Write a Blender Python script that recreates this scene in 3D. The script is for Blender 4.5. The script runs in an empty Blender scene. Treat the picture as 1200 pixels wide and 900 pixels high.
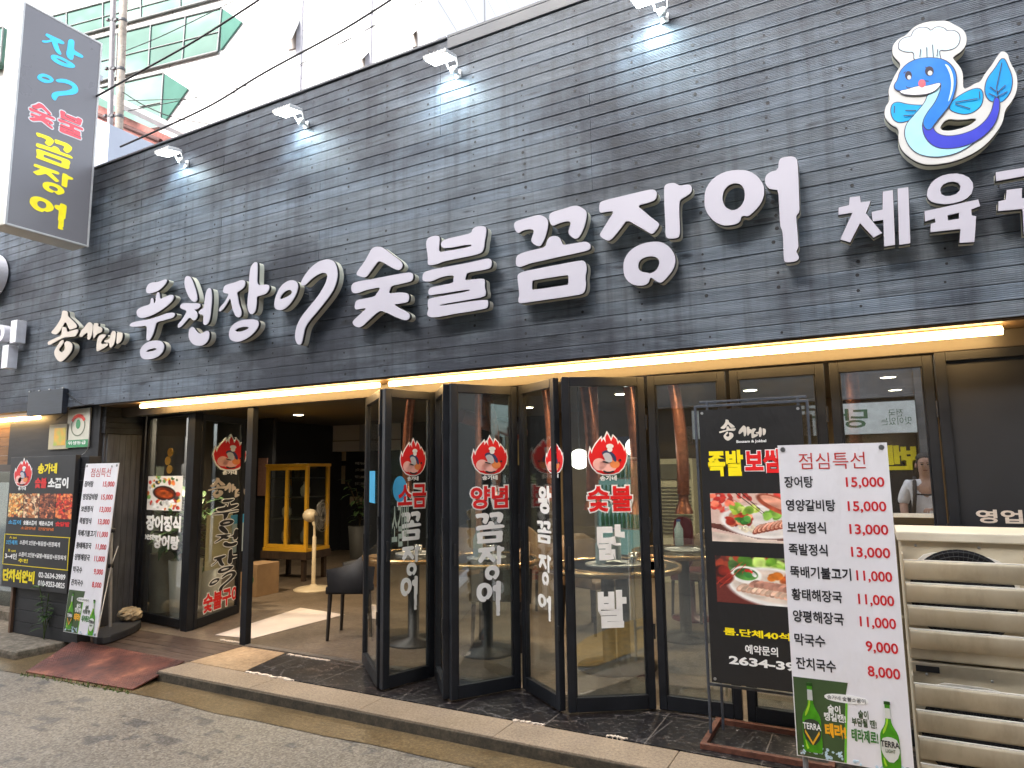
import bpy, bmesh, math, random
import numpy as np
from mathutils import Vector, Matrix
random.seed(7); RNG = np.random.RandomState(5)
SC = bpy.context.scene; C = SC.collection
# ------------------------------------------------------------------ camera, sky, sun, exposure
FPX = 790.0; HC = 1.6
_y, _p, _r = math.radians(27.892), math.radians(7.273), math.radians(-0.785)
_f = Vector((-math.sin(_y)*math.cos(_p), math.cos(_y)*math.cos(_p), math.sin(_p)))
_rt = Vector((math.cos(_y), math.sin(_y), 0)); _up = _rt.cross(_f)
CR = _rt*math.cos(_r)+_up*math.sin(_r); CU = -_rt*math.sin(_r)+_up*math.cos(_r); CF = _f
cam = bpy.data.cameras.new('camera'); cam.sensor_width = 36; cam.lens = FPX/1200*36; cam.clip_end = 500; cam.clip_start = .05
co = bpy.data.objects.new('camera', cam); C.objects.link(co); SC.camera = co
co.matrix_world = Matrix(((CR.x, CU.x, -CF.x, 0), (CR.y, CU.y, -CF.y, 0), (CR.z, CU.z, -CF.z, HC), (0, 0, 0, 1)))
W = bpy.data.worlds.new('World'); SC.world = W; W.use_nodes = True
nt = W.node_tree; bg = nt.nodes['Background']
sky = nt.nodes.new('ShaderNodeTexSky'); sky.sky_type = 'NISHITA'; sky.sun_disc = False
SUN_EL, SUN_AZ = math.radians(39), math.radians(196)
sky.sun_elevation = SUN_EL; sky.sun_rotation = SUN_AZ; sky.dust_density = 4.0; sky.air_density = 1.0
hs = nt.nodes.new('ShaderNodeHueSaturation'); hs.inputs['Saturation'].default_value = .45
nt.links.new(sky.outputs[0], hs.inputs['Color']); nt.links.new(hs.outputs[0], bg.inputs['Color'])
bg.inputs['Strength'].default_value = .15
sl = bpy.data.lights.new('sun', 'SUN'); sl.energy = .75; sl.angle = math.radians(25); sl.color = (1, .96, .9)
so = bpy.data.objects.new('sun', sl); C.objects.link(so)
sd = Vector((math.sin(SUN_AZ)*math.cos(SUN_EL), math.cos(SUN_AZ)*math.cos(SUN_EL), math.sin(SUN_EL)))
so.rotation_euler = (-sd).to_track_quat('-Z', 'Y').to_euler(); so.location = (0, -3, 20)
SC.view_settings.view_transform = 'Standard'; SC.view_settings.look = 'None'
SC.view_settings.exposure = 2.52; SC.view_settings.gamma = 1
cy = SC.cycles
try:
    cy.use_denoising = True; cy.denoiser = 'OPENIMAGEDENOISE'
    cy.max_bounces = 8; cy.diffuse_bounces = 4; cy.glossy_bounces = 5; cy.transparent_max_bounces = 24; cy.sample_clamp_indirect = 5; cy.caustics_reflective = False; cy.caustics_refractive = False
except Exception: pass
# ------------------------------------------------------------------ geometry helpers
def ray(px, py): return CR*(px-600)+CU*(450-py)+CF*FPX
def PY(px, py, Y):
    d = ray(px, py); t = Y/d.y; return Vector((d.x*t, Y, HC+d.z*t))
def PZ(px, py, Z):
    d = ray(px, py); t = (Z-HC)/d.z; return Vector((d.x*t, d.y*t, Z))
class Fr:
    def __init__(s, o, U, V=(0, 0, 1)):
        s.o = Vector(o); s.U = Vector(U).normalized(); s.V = Vector(V).normalized(); s.N = s.U.cross(s.V).normalized(); s.V = s.N.cross(s.U)
    def p(s, u, v, n=0): return s.o+s.U*u+s.V*v+s.N*n
    def uv(s, px, py):
        d = ray(px, py); c = Vector((0, 0, HC)); t = (s.o-c).dot(s.N)/d.dot(s.N); q = c+d*t-s.o
        return q.dot(s.U), q.dot(s.V)
    def rect(s, x0, y0, x1, y1):
        a = s.uv(x0, y0); b = s.uv(x1, y1); return (min(a[0], b[0]), min(a[1], b[1]), max(a[0], b[0]), max(a[1], b[1]))
def fr2(a, b, z=0): return Fr((a[0], a[1], z), (b[0]-a[0], b[1]-a[1], 0))
def wloc(o):
    v = Vector((0, 0, 0))
    while o is not None: v = v+o.location; o = o.parent
    return v
def link(name, me, parent=None, mats=()):
    o = bpy.data.objects.new(name, me); C.objects.link(o)
    for m in mats: me.materials.append(m)
    if parent is not None:
        off = wloc(parent); me.transform(Matrix.Translation(-off)); o.parent = parent
    return o
def thing(name, label, cat, loc=(0, 0, 0), group=None):
    o = bpy.data.objects.new(name, None); C.objects.link(o); o.location = loc; o.empty_display_size = .1
    o['label'] = label; o['category'] = cat
    if group: o['group'] = group
    return o
def tag(o, label=None, cat=None, group=None, kind=None):
    if label: o['label'] = label
    if cat: o['category'] = cat
    if group: o['group'] = group
    if kind: o['kind'] = kind
    return o
class MB:
    def __init__(s): s.v = []; s.f = []; s.m = []; s.sm = []; s.mi = 0
    def add(s, vs, fs, smooth=False):
        n = len(s.v); s.v += [tuple(x) for x in vs]
        for f in fs: s.f.append([i+n for i in f]); s.m.append(s.mi); s.sm.append(smooth)
    def box(s, a, b, fr=None):
        x0, y0, z0 = a; x1, y1, z1 = b
        vs = [(x0, y0, z0), (x1, y0, z0), (x1, y1, z0), (x0, y1, z0), (x0, y0, z1), (x1, y0, z1), (x1, y1, z1), (x0, y1, z1)]
        if fr: vs = [fr.p(*q) for q in vs]
        s.add(vs, [(0, 3, 2, 1), (4, 5, 6, 7), (0, 1, 5, 4), (1, 2, 6, 5), (2, 3, 7, 6), (3, 0, 4, 7)]); return s
    def fbox(s, fr, r, n0, n1):
        u0, v0, u1, v1 = r; return s.box((u0, v0, n0), (u1, v1, n1), fr)
    def tube(s, pts, r, seg=8, r2=None, cap=True):
        pts = [Vector(p) for p in pts]; n = len(pts); base = len(s.v)
        rs = r if isinstance(r, (list, tuple)) else [r+((r2 if r2 is not None else r)-r)*i/max(1, n-1) for i in range(n)]
        vs = []; ref = None
        for i, p in enumerate(pts):
            t = (pts[min(n-1, i+1)]-pts[max(0, i-1)]).normalized()
            if ref is None: ref = t.orthogonal().normalized()
            a = (ref-t*ref.dot(t)).normalized(); ref = a; b = t.cross(a)
            for k in range(seg):
                w = 2*math.pi*k/seg; vs.append(p+(a*math.cos(w)+b*math.sin(w))*rs[i])
        fs = [(i*seg+k, i*seg+(k+1) % seg, (i+1)*seg+(k+1) % seg, (i+1)*seg+k) for i in range(n-1) for k in range(seg)]
        s.add(vs, fs, True)
        if cap: s.add([vs[k] for k in range(seg)], [tuple(range(seg))[::-1]]); s.add(vs[-seg:], [tuple(range(seg))])
        return s
    def lathe(s, c, prof, seg=24, axis='z'):
        c = Vector(c); vs = []
        for r, h in prof:
            for k in range(seg):
                w = 2*math.pi*k/seg; q = (r*math.cos(w), r*math.sin(w), h)
                if axis == 'y': q = (q[0], -q[2], q[1])
                if axis == 'x': q = (q[2], q[0], q[1])
                vs.append(c+Vector(q))
        n = len(prof)
        s.add(vs, [(i*seg+k, i*seg+(k+1) % seg, (i+1)*seg+(k+1) % seg, (i+1)*seg+k) for i in range(n-1) for k in range(seg)], True)
        s.add(vs[:seg], [tuple(range(seg))[::-1]]); s.add(vs[-seg:], [tuple(range(seg))]); return s
    def ell(s, c, r, seg=16, rings=9, jit=0, rnd=None):
        c = Vector(c); vs = []
        for i in range(rings+1):
            th = math.pi*i/rings
            for k in range(seg):
                w = 2*math.pi*k/seg; j = 1+(rnd.uniform(-jit, jit) if rnd else 0)
                vs.append(c+Vector((r[0]*math.sin(th)*math.cos(w)*j, r[1]*math.sin(th)*math.sin(w)*j, -r[2]*math.cos(th)*j)))
        s.add(vs, [(i*seg+k, i*seg+(k+1) % seg, (i+1)*seg+(k+1) % seg, (i+1)*seg+k) for i in range(rings) for k in range(seg)], True); return s
    def quad(s, a, b, c, d): s.add([a, b, c, d], [(0, 1, 2, 3)]); return s
    def prism(s, poly, fr, n0, n1):
        n = len(poly); vs = [fr.p(u, v, n0) for u, v in poly]+[fr.p(u, v, n1) for u, v in poly]
        s.add(vs, [tuple(range(n))[::-1], tuple(range(n, 2*n))]+[(i, (i+1) % n, n+(i+1) % n, n+i) for i in range(n)]); return s
    def build(s, name, mats, parent=None, bevel=0, attr=None):
        me = bpy.data.meshes.new(name); me.from_pydata(s.v, [], s.f); mats = mats if isinstance(mats, (list, tuple)) else [mats]
        me.polygons.foreach_set('material_index', s.m); me.polygons.foreach_set('use_smooth', s.sm); me.update()
        if bevel:
            bm = bmesh.new(); bm.from_mesh(me); bmesh.ops.remove_doubles(bm, verts=bm.verts, dist=1e-5)
            bmesh.ops.bevel(bm, geom=[e for e in bm.edges if e.calc_length() > bevel*2.5 and len(e.link_faces) == 2 and e.calc_face_angle(0) > .6], offset=bevel, segments=2, affect='EDGES', profile=.6)
            bm.to_mesh(me); bm.free()
        return link(name, me, parent, mats)
# ------------------------------------------------------------------ materials
def srgb(r, g, b):
    f = lambda c: c/12.92 if c <= .04045 else ((c+.055)/1.055)**2.4
    return (f(r/255), f(g/255), f(b/255))
class NT:
    def __init__(s, name):
        s.m = bpy.data.materials.new(name); s.m.use_nodes = True; s.t = s.m.node_tree; s.b = s.t.nodes['Principled BSDF']
    def n(s, typ, **kw):
        nd = s.t.nodes.new('ShaderNode'+typ)
        for k, v in kw.items():
            if k in nd.inputs: nd.inputs[k].default_value = v
            else: setattr(nd, k, v)
        return nd
    def l(s, a, b): s.t.links.new(a, b)
    def ramp(s, fac, stops):
        r = s.n('ValToRGB'); e = r.color_ramp.elements
        while len(e) < len(stops): e.new(.5)
        for el, (p, c) in zip(e, stops): el.position = p; el.color = (*c, 1) if len(c) == 3 else c
        s.l(fac, r.inputs[0]); return r.outputs[0]
    def mix(s, fac, a, b, mode='MIX'):
        m = s.n('Mix', data_type='RGBA', blend_type=mode)
        for sock, val in ((m.inputs[0], fac), (m.inputs[6], a), (m.inputs[7], b)):
            if hasattr(val, 'links') or hasattr(val, 'is_linked'): s.l(val, sock)
            elif isinstance(val, (int, float)): sock.default_value = val
            else: sock.default_value = (*val, 1)
        return m.outputs[2]
    def coord(s, scale=(1, 1, 1), which='Object'):
        c = s.n('TexCoord'); m = s.n('Mapping'); m.inputs['Scale'].default_value = scale; s.l(c.outputs[which], m.inputs[0]); return m.outputs[0]
    def geo(s, scale=(1, 1, 1)):
        c = s.n('NewGeometry'); m = s.n('Mapping'); m.inputs['Scale'].default_value = scale; s.l(c.outputs['Position'], m.inputs[0]); return m.outputs[0]
    def noise(s, vec, scale, detail=4, rough=.55):
        x = s.n('TexNoise'); x.inputs['Scale'].default_value = scale; x.inputs['Detail'].default_value = detail; x.inputs['Roughness'].default_value = rough; s.l(vec, x.inputs['Vector']); return x.outputs[0]
    def bump(s, h, strength=.3, dist=.01):
        b = s.n('Bump'); b.inputs['Strength'].default_value = strength; b.inputs['Distance'].default_value = dist; s.l(h, b.inputs['Height']); s.l(b.outputs[0], s.b.inputs['Normal'])
MC = {}
def M(name, col, rough=.55, var=.12, scale=8., bump=.0, metal=0., spec=.5, stretch=(1, 1, 1), emit=None):
    """plain procedural paint / plastic / metal with a noise-driven variation of colour and gloss"""
    if name in MC: return MC[name]
    k = NT(name); v = k.geo(stretch); n = k.noise(v, scale, 5, .6)
    a = tuple(c*(1-var) for c in col); b = tuple(min(1, c*(1+var)) for c in col)
    k.l(k.ramp(n, [(.3, a), (.7, b)]), k.b.inputs['Base Color'])
    r = k.n('MapRange'); r.inputs[3].default_value = max(.02, rough-.1); r.inputs[4].default_value = min(1, rough+.1); k.l(n, r.inputs[0]); k.l(r.outputs[0], k.b.inputs['Roughness'])
    k.b.inputs['Metallic'].default_value = metal; k.b.inputs['Specular IOR Level'].default_value = spec
    if bump: k.bump(k.noise(v, scale*4, 4), bump, .004)
    if emit: k.b.inputs['Emission Color'].default_value = (*emit[0], 1); k.b.inputs['Emission Strength'].default_value = emit[1]
    MC[name] = k.m; return k.m
def glass_mat(name, tint=(.86, .9, .88), boost=.09, rough=0.0):
    k = NT(name); t = k.t; out = t.nodes['Material Output']; t.nodes.remove(k.b)
    tr = k.n('BsdfTransparent'); tr.inputs[0].default_value = (*tint, 1); gl = k.n('BsdfGlossy'); gl.inputs['Roughness'].default_value = rough; gl.inputs[0].default_value = (.95, .97, 1, 1)
    lw = k.n('LayerWeight'); lw.inputs['Blend'].default_value = .5
    p = k.n('Math', operation='POWER'); p.inputs[1].default_value = 4.0; k.l(lw.outputs['Facing'], p.inputs[0])
    m = k.n('MapRange'); m.inputs[3].default_value = boost; m.inputs[4].default_value = .95
    # faint smears on the pane
    n = k.noise(k.geo((1, 1, .35)), 2.2, 6, .65); k.l(p.outputs[0], m.inputs[0])
    mx = k.n('MixShader'); k.l(m.outputs[0], mx.inputs[0]); k.l(tr.outputs[0], mx.inputs[1]); k.l(gl.outputs[0], mx.inputs[2])
    df = k.n('BsdfDiffuse'); df.inputs[0].default_value = (.5, .5, .48, 1); r2 = k.n('MapRange'); r2.inputs[1].default_value = .45; r2.inputs[2].default_value = .9; r2.inputs[3].default_value = .004; r2.inputs[4].default_value = .05; k.l(n, r2.inputs[0])
    m2 = k.n('MixShader'); k.l(r2.outputs[0], m2.inputs[0]); k.l(mx.outputs[0], m2.inputs[1]); k.l(df.outputs[0], m2.inputs[2]); k.l(m2.outputs[0], out.inputs['Surface'])
    return k.m
def emit_mat(name, col, strength):
    k = NT(name); out = k.t.nodes['Material Output']; k.t.nodes.remove(k.b); e = k.n('Emission'); e.inputs[0].default_value = (*col, 1); e.inputs[1].default_value = strength; k.l(e.outputs[0], out.inputs[0]); return k.m
def attr_mat(name, rough=.55):
    k = NT(name); a = k.n('VertexColor', layer_name='Col'); n = k.noise(k.geo(), 90, 3); k.l(k.mix(.12, a.outputs[0], k.ramp(n, [(.3, (.3, .3, .3)), (.7, (.9, .9, .9))]), 'OVERLAY'), k.b.inputs['Base Color']); k.b.inputs['Roughness'].default_value = rough; return k.m
# ------------------------------------------------------------------ lettering helpers
def chaikin(p, it):
    for _ in range(it):
        q = []
        for i in range(len(p)):
            a = p[i]; b = p[(i+1) % len(p)]
            q += [(a[0]*.75+b[0]*.25, a[1]*.75+b[1]*.25), (a[0]*.25+b[0]*.75, a[1]*.25+b[1]*.75)]
        p = q
    return p
def curve_mesh(loops, ext, offset=0.):
    cu = bpy.data.curves.new('lettering', 'CURVE'); cu.dimensions = '2D'; cu.fill_mode = 'BOTH'; cu.extrude = ext; cu.offset = offset
    for lp in loops:
        sp = cu.splines.new('POLY'); sp.points.add(len(lp)-1); sp.use_cyclic_u = True
        sp.points.foreach_set('co', [c for q in lp for c in (q[0], q[1], 0, 1)])
    o = bpy.data.objects.new('lettering', cu); C.objects.link(o); me = bpy.data.meshes.new_from_object(o)
    bpy.data.objects.remove(o); bpy.data.curves.remove(cu); return me
def text_mesh(s, ext, offset=0., spacing=1.):
    cu = bpy.data.curves.new('lettering', 'FONT'); cu.body = s; cu.extrude = ext; cu.offset = offset; cu.resolution_u = 3; cu.align_x = 'CENTER'; cu.space_character = spacing; cu.space_line = .95
    o = bpy.data.objects.new('lettering', cu); C.objects.link(o); me = bpy.data.meshes.new_from_object(o)
    bpy.data.objects.remove(o); bpy.data.curves.remove(cu); return me
def frmat(fr, u=0, v=0, n=0):
    q = fr.p(u, v, n); return Matrix(((fr.U.x, fr.V.x, fr.N.x, q.x), (fr.U.y, fr.V.y, fr.N.y, q.y), (fr.U.z, fr.V.z, fr.N.z, q.z), (0, 0, 0, 1)))
def place2d(me, fr, n, parent, name, mat):
    me.name = name; me.transform(frmat(fr, 0, 0, n)); return link(name, me, parent, [mat])
def bounds(me):
    a = np.empty(len(me.vertices)*3); me.vertices.foreach_get('co', a); a = a.reshape(-1, 3); return a.min(0), a.max(0)
def text(s, fr, rect, n, mat, parent, name='lettering', bold=.0, outline=None, ow=.05, mirror=False, spacing=1., keep=False):
    """flat lettering stretched to fill rect (u0,v0,u1,v1) of a frame; outline = material of a wider copy just behind"""
    u0, v0, u1, v1 = rect; ref = text_mesh(s, 0, bold, spacing); lo, hi = bounds(ref); bpy.data.meshes.remove(ref)
    sx, sy = (u1-u0)/(hi[0]-lo[0]), (v1-v0)/(hi[1]-lo[1])
    if keep: sx = min(sx, sy*1.25); u0 = (u0+u1)/2-sx*(hi[0]-lo[0])/2
    T = Matrix.Translation((u0, v0, 0)) @ Matrix.Diagonal((sx, sy, 1, 1)) @ Matrix.Translation((-lo[0], -lo[1], 0))
    if mirror: T = Matrix.Translation((u0+u1, 0, 0)) @ Matrix.Diagonal((-1, 1, 1, 1)) @ T
    if outline is not None:
        me = text_mesh(s, .0004, bold+ow, spacing); me.transform(T); o = place2d(me, fr, n, parent, name+'_outline', outline); n += .0012
    me = text_mesh(s, .0005, bold, spacing); me.transform(T)
    if mirror: me.flip_normals()
    return place2d(me, fr, n, parent, name, mat)
def shape(loops, fr, rect, n, mat, parent, name, ext=.0005, offset=0., src=None):
    """flat polygon loops (any units, y up) mapped from their box (or src box) into rect"""
    if src is None:
        a = np.array([q for l in loops for q in l]); src = (*a.min(0), *a.max(0))
    u0, v0, u1, v1 = rect; sx = (u1-u0)/(src[2]-src[0]); sy = (v1-v0)/(src[3]-src[1])
    L = [[(u0+(x-src[0])*sx, v0+(y-src[1])*sy) for x, y in l] for l in loops]
    return place2d(curve_mesh(L, ext, offset), fr, n, parent, name, mat)
def ellipse(cx, cy, rx, ry, n=28, rot=0):
    c, s = math.cos(rot), math.sin(rot); return [(cx+rx*math.cos(t)*c-ry*math.sin(t)*s, cy+rx*math.cos(t)*s+ry*math.sin(t)*c) for t in [2*math.pi*k/n for k in range(n)]]
def line(pts, w):
    """thin closed ribbon along a 2D polyline"""
    L, R = [], []
    for i, p in enumerate(pts):
        a = pts[max(0, i-1)]; b = pts[min(len(pts)-1, i+1)]; d = math.hypot(b[0]-a[0], b[1]-a[1]); nx, ny = -(b[1]-a[1])/d, (b[0]-a[0])/d
        ww = w[i] if isinstance(w, (list, tuple)) else w
        L.append((p[0]+nx*ww/2, p[1]+ny*ww/2)); R.append((p[0]-nx*ww/2, p[1]-ny*ww/2))
    return L+R[::-1]
# ------------------------------------------------------------------ printed pictures (colour attribute on a fine grid)
class Pic:
    def __init__(s, w, h, bg, seed=1):
        s.w, s.h = w, h; s.r = np.random.RandomState(seed); s.a = np.ones((h, w, 3))*np.array(bg)/255.; s.Y, s.X = np.mgrid[0:h, 0:w]; s.X = (s.X+.5)/w; s.Y = (s.Y+.5)/h
    def ns(s, k):
        g = s.r.rand(k+2, k+2); x = s.X*k; y = s.Y*k; i = x.astype(int); j = y.astype(int); fx = x-i; fy = y-j
        return (g[j, i]*(1-fx)+g[j, i+1]*fx)*(1-fy)+(g[j+1, i]*(1-fx)+g[j+1, i+1]*fx)*fy
    def put(s, mask, col, var=.2, k=12):
        n = 1+var*(s.ns(k)-.5)*2; m = mask[..., None] if mask.ndim == 2 else mask; s.a = s.a*(1-m)+np.clip(np.array(col)/255.*n[..., None], 0, 1)*m
    def ell(s, cx, cy, rx, ry, col, rot=0, var=.2, soft=.12, k=12):
        c, q = math.cos(rot), math.sin(rot); dx = s.X-cx; dy = (s.Y-cy)*s.h/s.w; u = (dx*c+dy*q)/rx; v = (-dx*q+dy*c)/ry
        s.put(np.clip((1-np.sqrt(u*u+v*v))/soft+.5, 0, 1), col, var, k)
    def poly(s, pts, col, var=.15, k=10):
        ins = np.zeros((s.h, s.w), bool); n = len(pts)
        for i in range(n):
            (x1, y1), (x2, y2) = pts[i], pts[(i+1) % n]
            if y1 == y2: continue
            c = ((s.Y < y1) != (s.Y < y2)) & (s.X < (x2-x1)*(s.Y-y1)/(y2-y1)+x1); ins ^= c
        s.put(ins.astype(float), col, var, k)
    def blobs(s, n, x0, y0, x1, y1, cols, r0, r1, var=.3):
        for _ in range(n):
            c = cols[s.r.randint(len(cols))]; r = s.r.uniform(r0, r1); s.ell(s.r.uniform(x0, x1), s.r.uniform(y0, y1), r, r*s.r.uniform(.5, 1), c, s.r.uniform(0, 3), var, .3)
    def build(s, fr, rect, n, parent, name, mat):
        u0, v0, u1, v1 = rect; w, h = s.w, s.h; lin = np.where(s.a <= .04045, s.a/12.92, ((s.a+.055)/1.055)**2.4)
        vs = [fr.p(u0+(u1-u0)*i/w, v1-(v1-v0)*j/h, n) for j in range(h+1) for i in range(w+1)]
        fs = [(j*(w+1)+i, (j+1)*(w+1)+i, (j+1)*(w+1)+i+1, j*(w+1)+i+1) for j in range(h) for i in range(w)]
        me = bpy.data.meshes.new(name); me.from_pydata(vs, [], fs); ca = me.color_attributes.new('Col', 'FLOAT_COLOR', 'CORNER')
        c = np.ones((h*w, 4, 4), np.float32); c[:, :, :3] = lin.reshape(-1, 1, 3); ca.data.foreach_set('color', c.ravel()); me.update()
        return link(name, me, parent, [mat])
# ------------------------------------------------------------------ shared materials
DARK = M('dark_frame', (.011, .0125, .016), .45, .25, 6, .05, 0, .35)
HINGE = M('hinge_dark', (.05, .05, .052), .4, .2, 20, 0, .7)
BLACK = M('black_paint', (.01, .011, .014), .6, .2, 10, .05)
CREAM = M('cream_return', (.58, .56, .46), .5, .06, 12)
WHITEF = M('white_acrylic', (.5, .485, .555), .38, .02, 3)
BEIGEF = M('beige_acrylic', (.62, .55, .47), .45, .05, 8)
TRIM = M('black_trim', (.01, .01, .012), .4, .1)
INKW = M('white_vinyl', (.88, .88, .86), .5, .03)
INKR = M('red_vinyl', srgb(222, 28, 30), .45, .05)
INKY = M('yellow_vinyl', srgb(248, 226, 20), .45, .05)
INKK = M('black_ink', (.014, .014, .017), .5, .1)
STEEL = M('galvanised_steel', (.42, .42, .42), .42, .15, 20, .05, .8)
GLASS = glass_mat('pane_glass', (.93, .95, .93), .055)
GLASS_DIRTY = glass_mat('pane_glass_reflective', (.82, .88, .88), .16)
GLASS_MIRROR = glass_mat('pane_glass_mirroring', (.6, .62, .6), .42)
def board_mat():
    k = NT('charred_boards'); a = k.n('VertexColor', layer_name='Col'); g = k.geo((.5, 1, 9)); n1 = k.noise(g, 3.5, 8, .7); n2 = k.noise(k.geo((.8, 1, 1.3)), 1.1, 6, .6); n3 = k.noise(k.geo((.7, 1, 4)), 5, 4, .5)
    base = k.ramp(n1, [(.25, (.066, .082, .102)), (.5, (.14, .168, .2)), (.78, (.26, .295, .335))])
    base = k.mix(.9, base, a.outputs[0], 'MULTIPLY')
    st = k.ramp(n2, [(.4, (.3, .29, .33)), (.56, (1.05, 1.06, 1.08))]); base = k.mix(.95, base, st, 'MULTIPLY')
    sp = k.ramp(n3, [(.62, (1, 1, 1)), (.7, (.25, .24, .26))]); base = k.mix(.75, base, sp, 'MULTIPLY')
    dr = k.noise(k.geo((6, 1, .35)), 2.2, 5, .6); base = k.mix(.55, base, k.ramp(dr, [(.36, (.5, .48, .5)), (.5, (1, 1, 1)), (.68, (1.12, 1.12, 1.14))]), 'MULTIPLY')
    k.l(base, k.b.inputs['Base Color']); k.l(k.ramp(n1, [(.2, (.42,)*3), (.8, (.7,)*3)]), k.b.inputs['Roughness']); k.bump(k.noise(k.geo((1.5, 1, 40)), 6, 4), .25, .003); return k.m
BOARD = board_mat()
def plank_mat(name, c0, c1, c2, sc=(9, 9, 1)):
    k = NT(name); n = k.noise(k.geo(sc), 3, 7, .65); n2 = k.noise(k.geo(), 2.3, 4)
    b = k.ramp(n, [(.25, c0), (.5, c1), (.8, c2)]); b = k.mix(.6, b, k.ramp(n2, [(.35, (.5, .5, .5)), (.6, (1, 1, 1))]), 'MULTIPLY')
    k.l(b, k.b.inputs['Base Color']); k.b.inputs['Roughness'].default_value = .6; k.bump(n, .35, .004); return k.m
VPLANK = plank_mat('stained_planks', (.05, .053, .06), (.09, .094, .104), (.13, .133, .14))
DKPLANK = plank_mat('black_planks', (.008, .009, .011), (.014, .015, .018), (.024, .025, .028), (1, 9, 9))
WOODWARM = plank_mat('warm_boards', (.1, .045, .016), (.2, .1, .035), (.3, .16, .06), (1, 9, 9))
DECK = plank_mat('deck_boards', (.035, .02, .014), (.085, .053, .038), (.16, .11, .08), (1.2, 14, 9))
def road_mat():
    k = NT('aggregate_road'); g = k.geo(); v = k.n('TexVoronoi'); v.inputs['Scale'].default_value = 95; k.l(g, v.inputs['Vector'])
    sp = k.ramp(v.outputs['Color'], [(.1, (.115, .1, .079)), (.45, (.185, .163, .13)), (.9, (.3, .27, .222))])
    fine = k.noise(g, 70, 5, .7); sp = k.mix(.5, sp, k.ramp(fine, [(.3, (.55,)*3), (.7, (1.25,)*3)]), 'MULTIPLY')
    big = k.noise(g, .9, 5, .6); sp = k.mix(.75, sp, k.ramp(big, [(.35, (.8, .78, .75)), (.62, (1.12, 1.1, 1.06))]), 'MULTIPLY')
    br = k.n('TexBrick'); br.inputs['Scale'].default_value = 1; br.inputs['Brick Width'].default_value = .23; br.inputs['Row Height'].default_value = .1; br.inputs['Mortar Size'].default_value = .0
    br.inputs['Color1'].default_value = (0, 0, 0, 1); br.inputs['Color2'].default_value = (1, 1, 1, 1); br.inputs['Bias'].default_value = -.0; k.l(g, br.inputs['Vector'])
    pm = k.noise(k.geo(), 7, 3); mp = k.n('Math', operation='MULTIPLY'); k.l(br.outputs['Color'], mp.inputs[0]); k.l(pm, mp.inputs[1])
    pat = k.ramp(mp.outputs[0], [(.44, (1, 1, 1)), (.52, (.5, .53, .6))]); sp = k.mix(.9, sp, pat, 'MULTIPLY')
    k.l(sp, k.b.inputs['Base Color']); k.b.inputs['Roughness'].default_value = .55; k.bump(v.outputs['Distance'], .22, .003); return k.m
def ground_mat(name, c0, c1, c2, sc=30., rough=.7, big=1.5):
    k = NT(name); g = k.geo(); v = k.n('TexVoronoi'); v.inputs['Scale'].default_value = sc*4; k.l(g, v.inputs['Vector'])
    n = k.noise(g, sc, 6, .7); b = k.ramp(n, [(.28, c0), (.5, c1), (.72, c2)]); b = k.mix(.7, b, k.ramp(k.noise(g, big, 5, .6), [(.35, (.55, .53, .48)), (.62, (1.1, 1.1, 1.1))]), 'MULTIPLY')
    b = k.mix(.35, b, k.ramp(v.outputs['Color'], [(.1, (.5,)*3), (.9, (1.3,)*3)]), 'MULTIPLY')
    k.l(b, k.b.inputs['Base Color']); k.b.inputs['Roughness'].default_value = rough; k.bump(n, .35, .006); return k.m
def marble_mat():
    k = NT('black_marble'); g = k.geo((1, 1, 1)); n = k.noise(g, 3, 6, .7); ad = k.n('VectorMath', operation='MULTIPLY_ADD'); k.l(n, ad.inputs[0]); ad.inputs[1].default_value = (.5, .5, .5); k.l(g, ad.inputs[2])
    v = k.n('TexVoronoi', feature='DISTANCE_TO_EDGE'); v.inputs['Scale'].default_value = 4.2; k.l(ad.outputs[0], v.inputs['Vector'])
    vein = k.ramp(v.outputs['Distance'], [(.0, (.16, .15, .145)), (.006, (.04, .037, .038)), (.03, (.008, .0075, .009))])
    fine = k.noise(k.geo((1, 2.2, 1)), 26, 8, .8); vein = k.mix(1., vein, k.ramp(fine, [(.55, (0, 0, 0)), (.62, (.07, .065, .065)), (.68, (.45, .42, .4))]), 'ADD')
    ws = k.ramp(k.noise(g, 1.7, 3), [(.55, (1, 1, 1)), (.7, (1.5, 1.2, 1.0))]); vein = k.mix(1., vein, ws, 'MULTIPLY')
    br = k.n('TexBrick'); br.offset = 0; br.inputs['Scale'].default_value = 1; br.inputs['Brick Width'].default_value = .6; br.inputs['Row Height'].default_value = .6; br.inputs['Mortar Size'].default_value = .004
    br.inputs['Color1'].default_value = (0, 0, 0, 1); br.inputs['Color2'].default_value = (0, 0, 0, 1); br.inputs['Mortar'].default_value = (.09, .08, .07, 1); k.l(g, br.inputs['Vector'])
    vein = k.mix(1., vein, br.outputs['Color'], 'ADD')
    k.l(vein, k.b.inputs['Base Color']); k.b.inputs['Roughness'].default_value = .4; k.b.inputs['Specular IOR Level'].default_value = .3; k.bump(fine, .2, .002); return k.m
ROAD = road_mat(); GUTTER = ground_mat('wet_gutter', (.06, .042, .02), (.15, .103, .05), (.29, .215, .115), 55, .32)
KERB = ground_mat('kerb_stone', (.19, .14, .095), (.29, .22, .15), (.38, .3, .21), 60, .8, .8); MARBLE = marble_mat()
PATCH = ground_mat('tan_mortar', (.3, .2, .115), (.4, .275, .16), (.47, .33, .2), 18, .8); FLOORM = ground_mat('interior_floor', (.11, .083, .06), (.165, .127, .092), (.22, .172, .125), 30, .5)
MOSS = ground_mat('mossy_concrete', (.07, .065, .04), (.17, .14, .1), (.3, .25, .19), 20, .85, 2.5)
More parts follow.
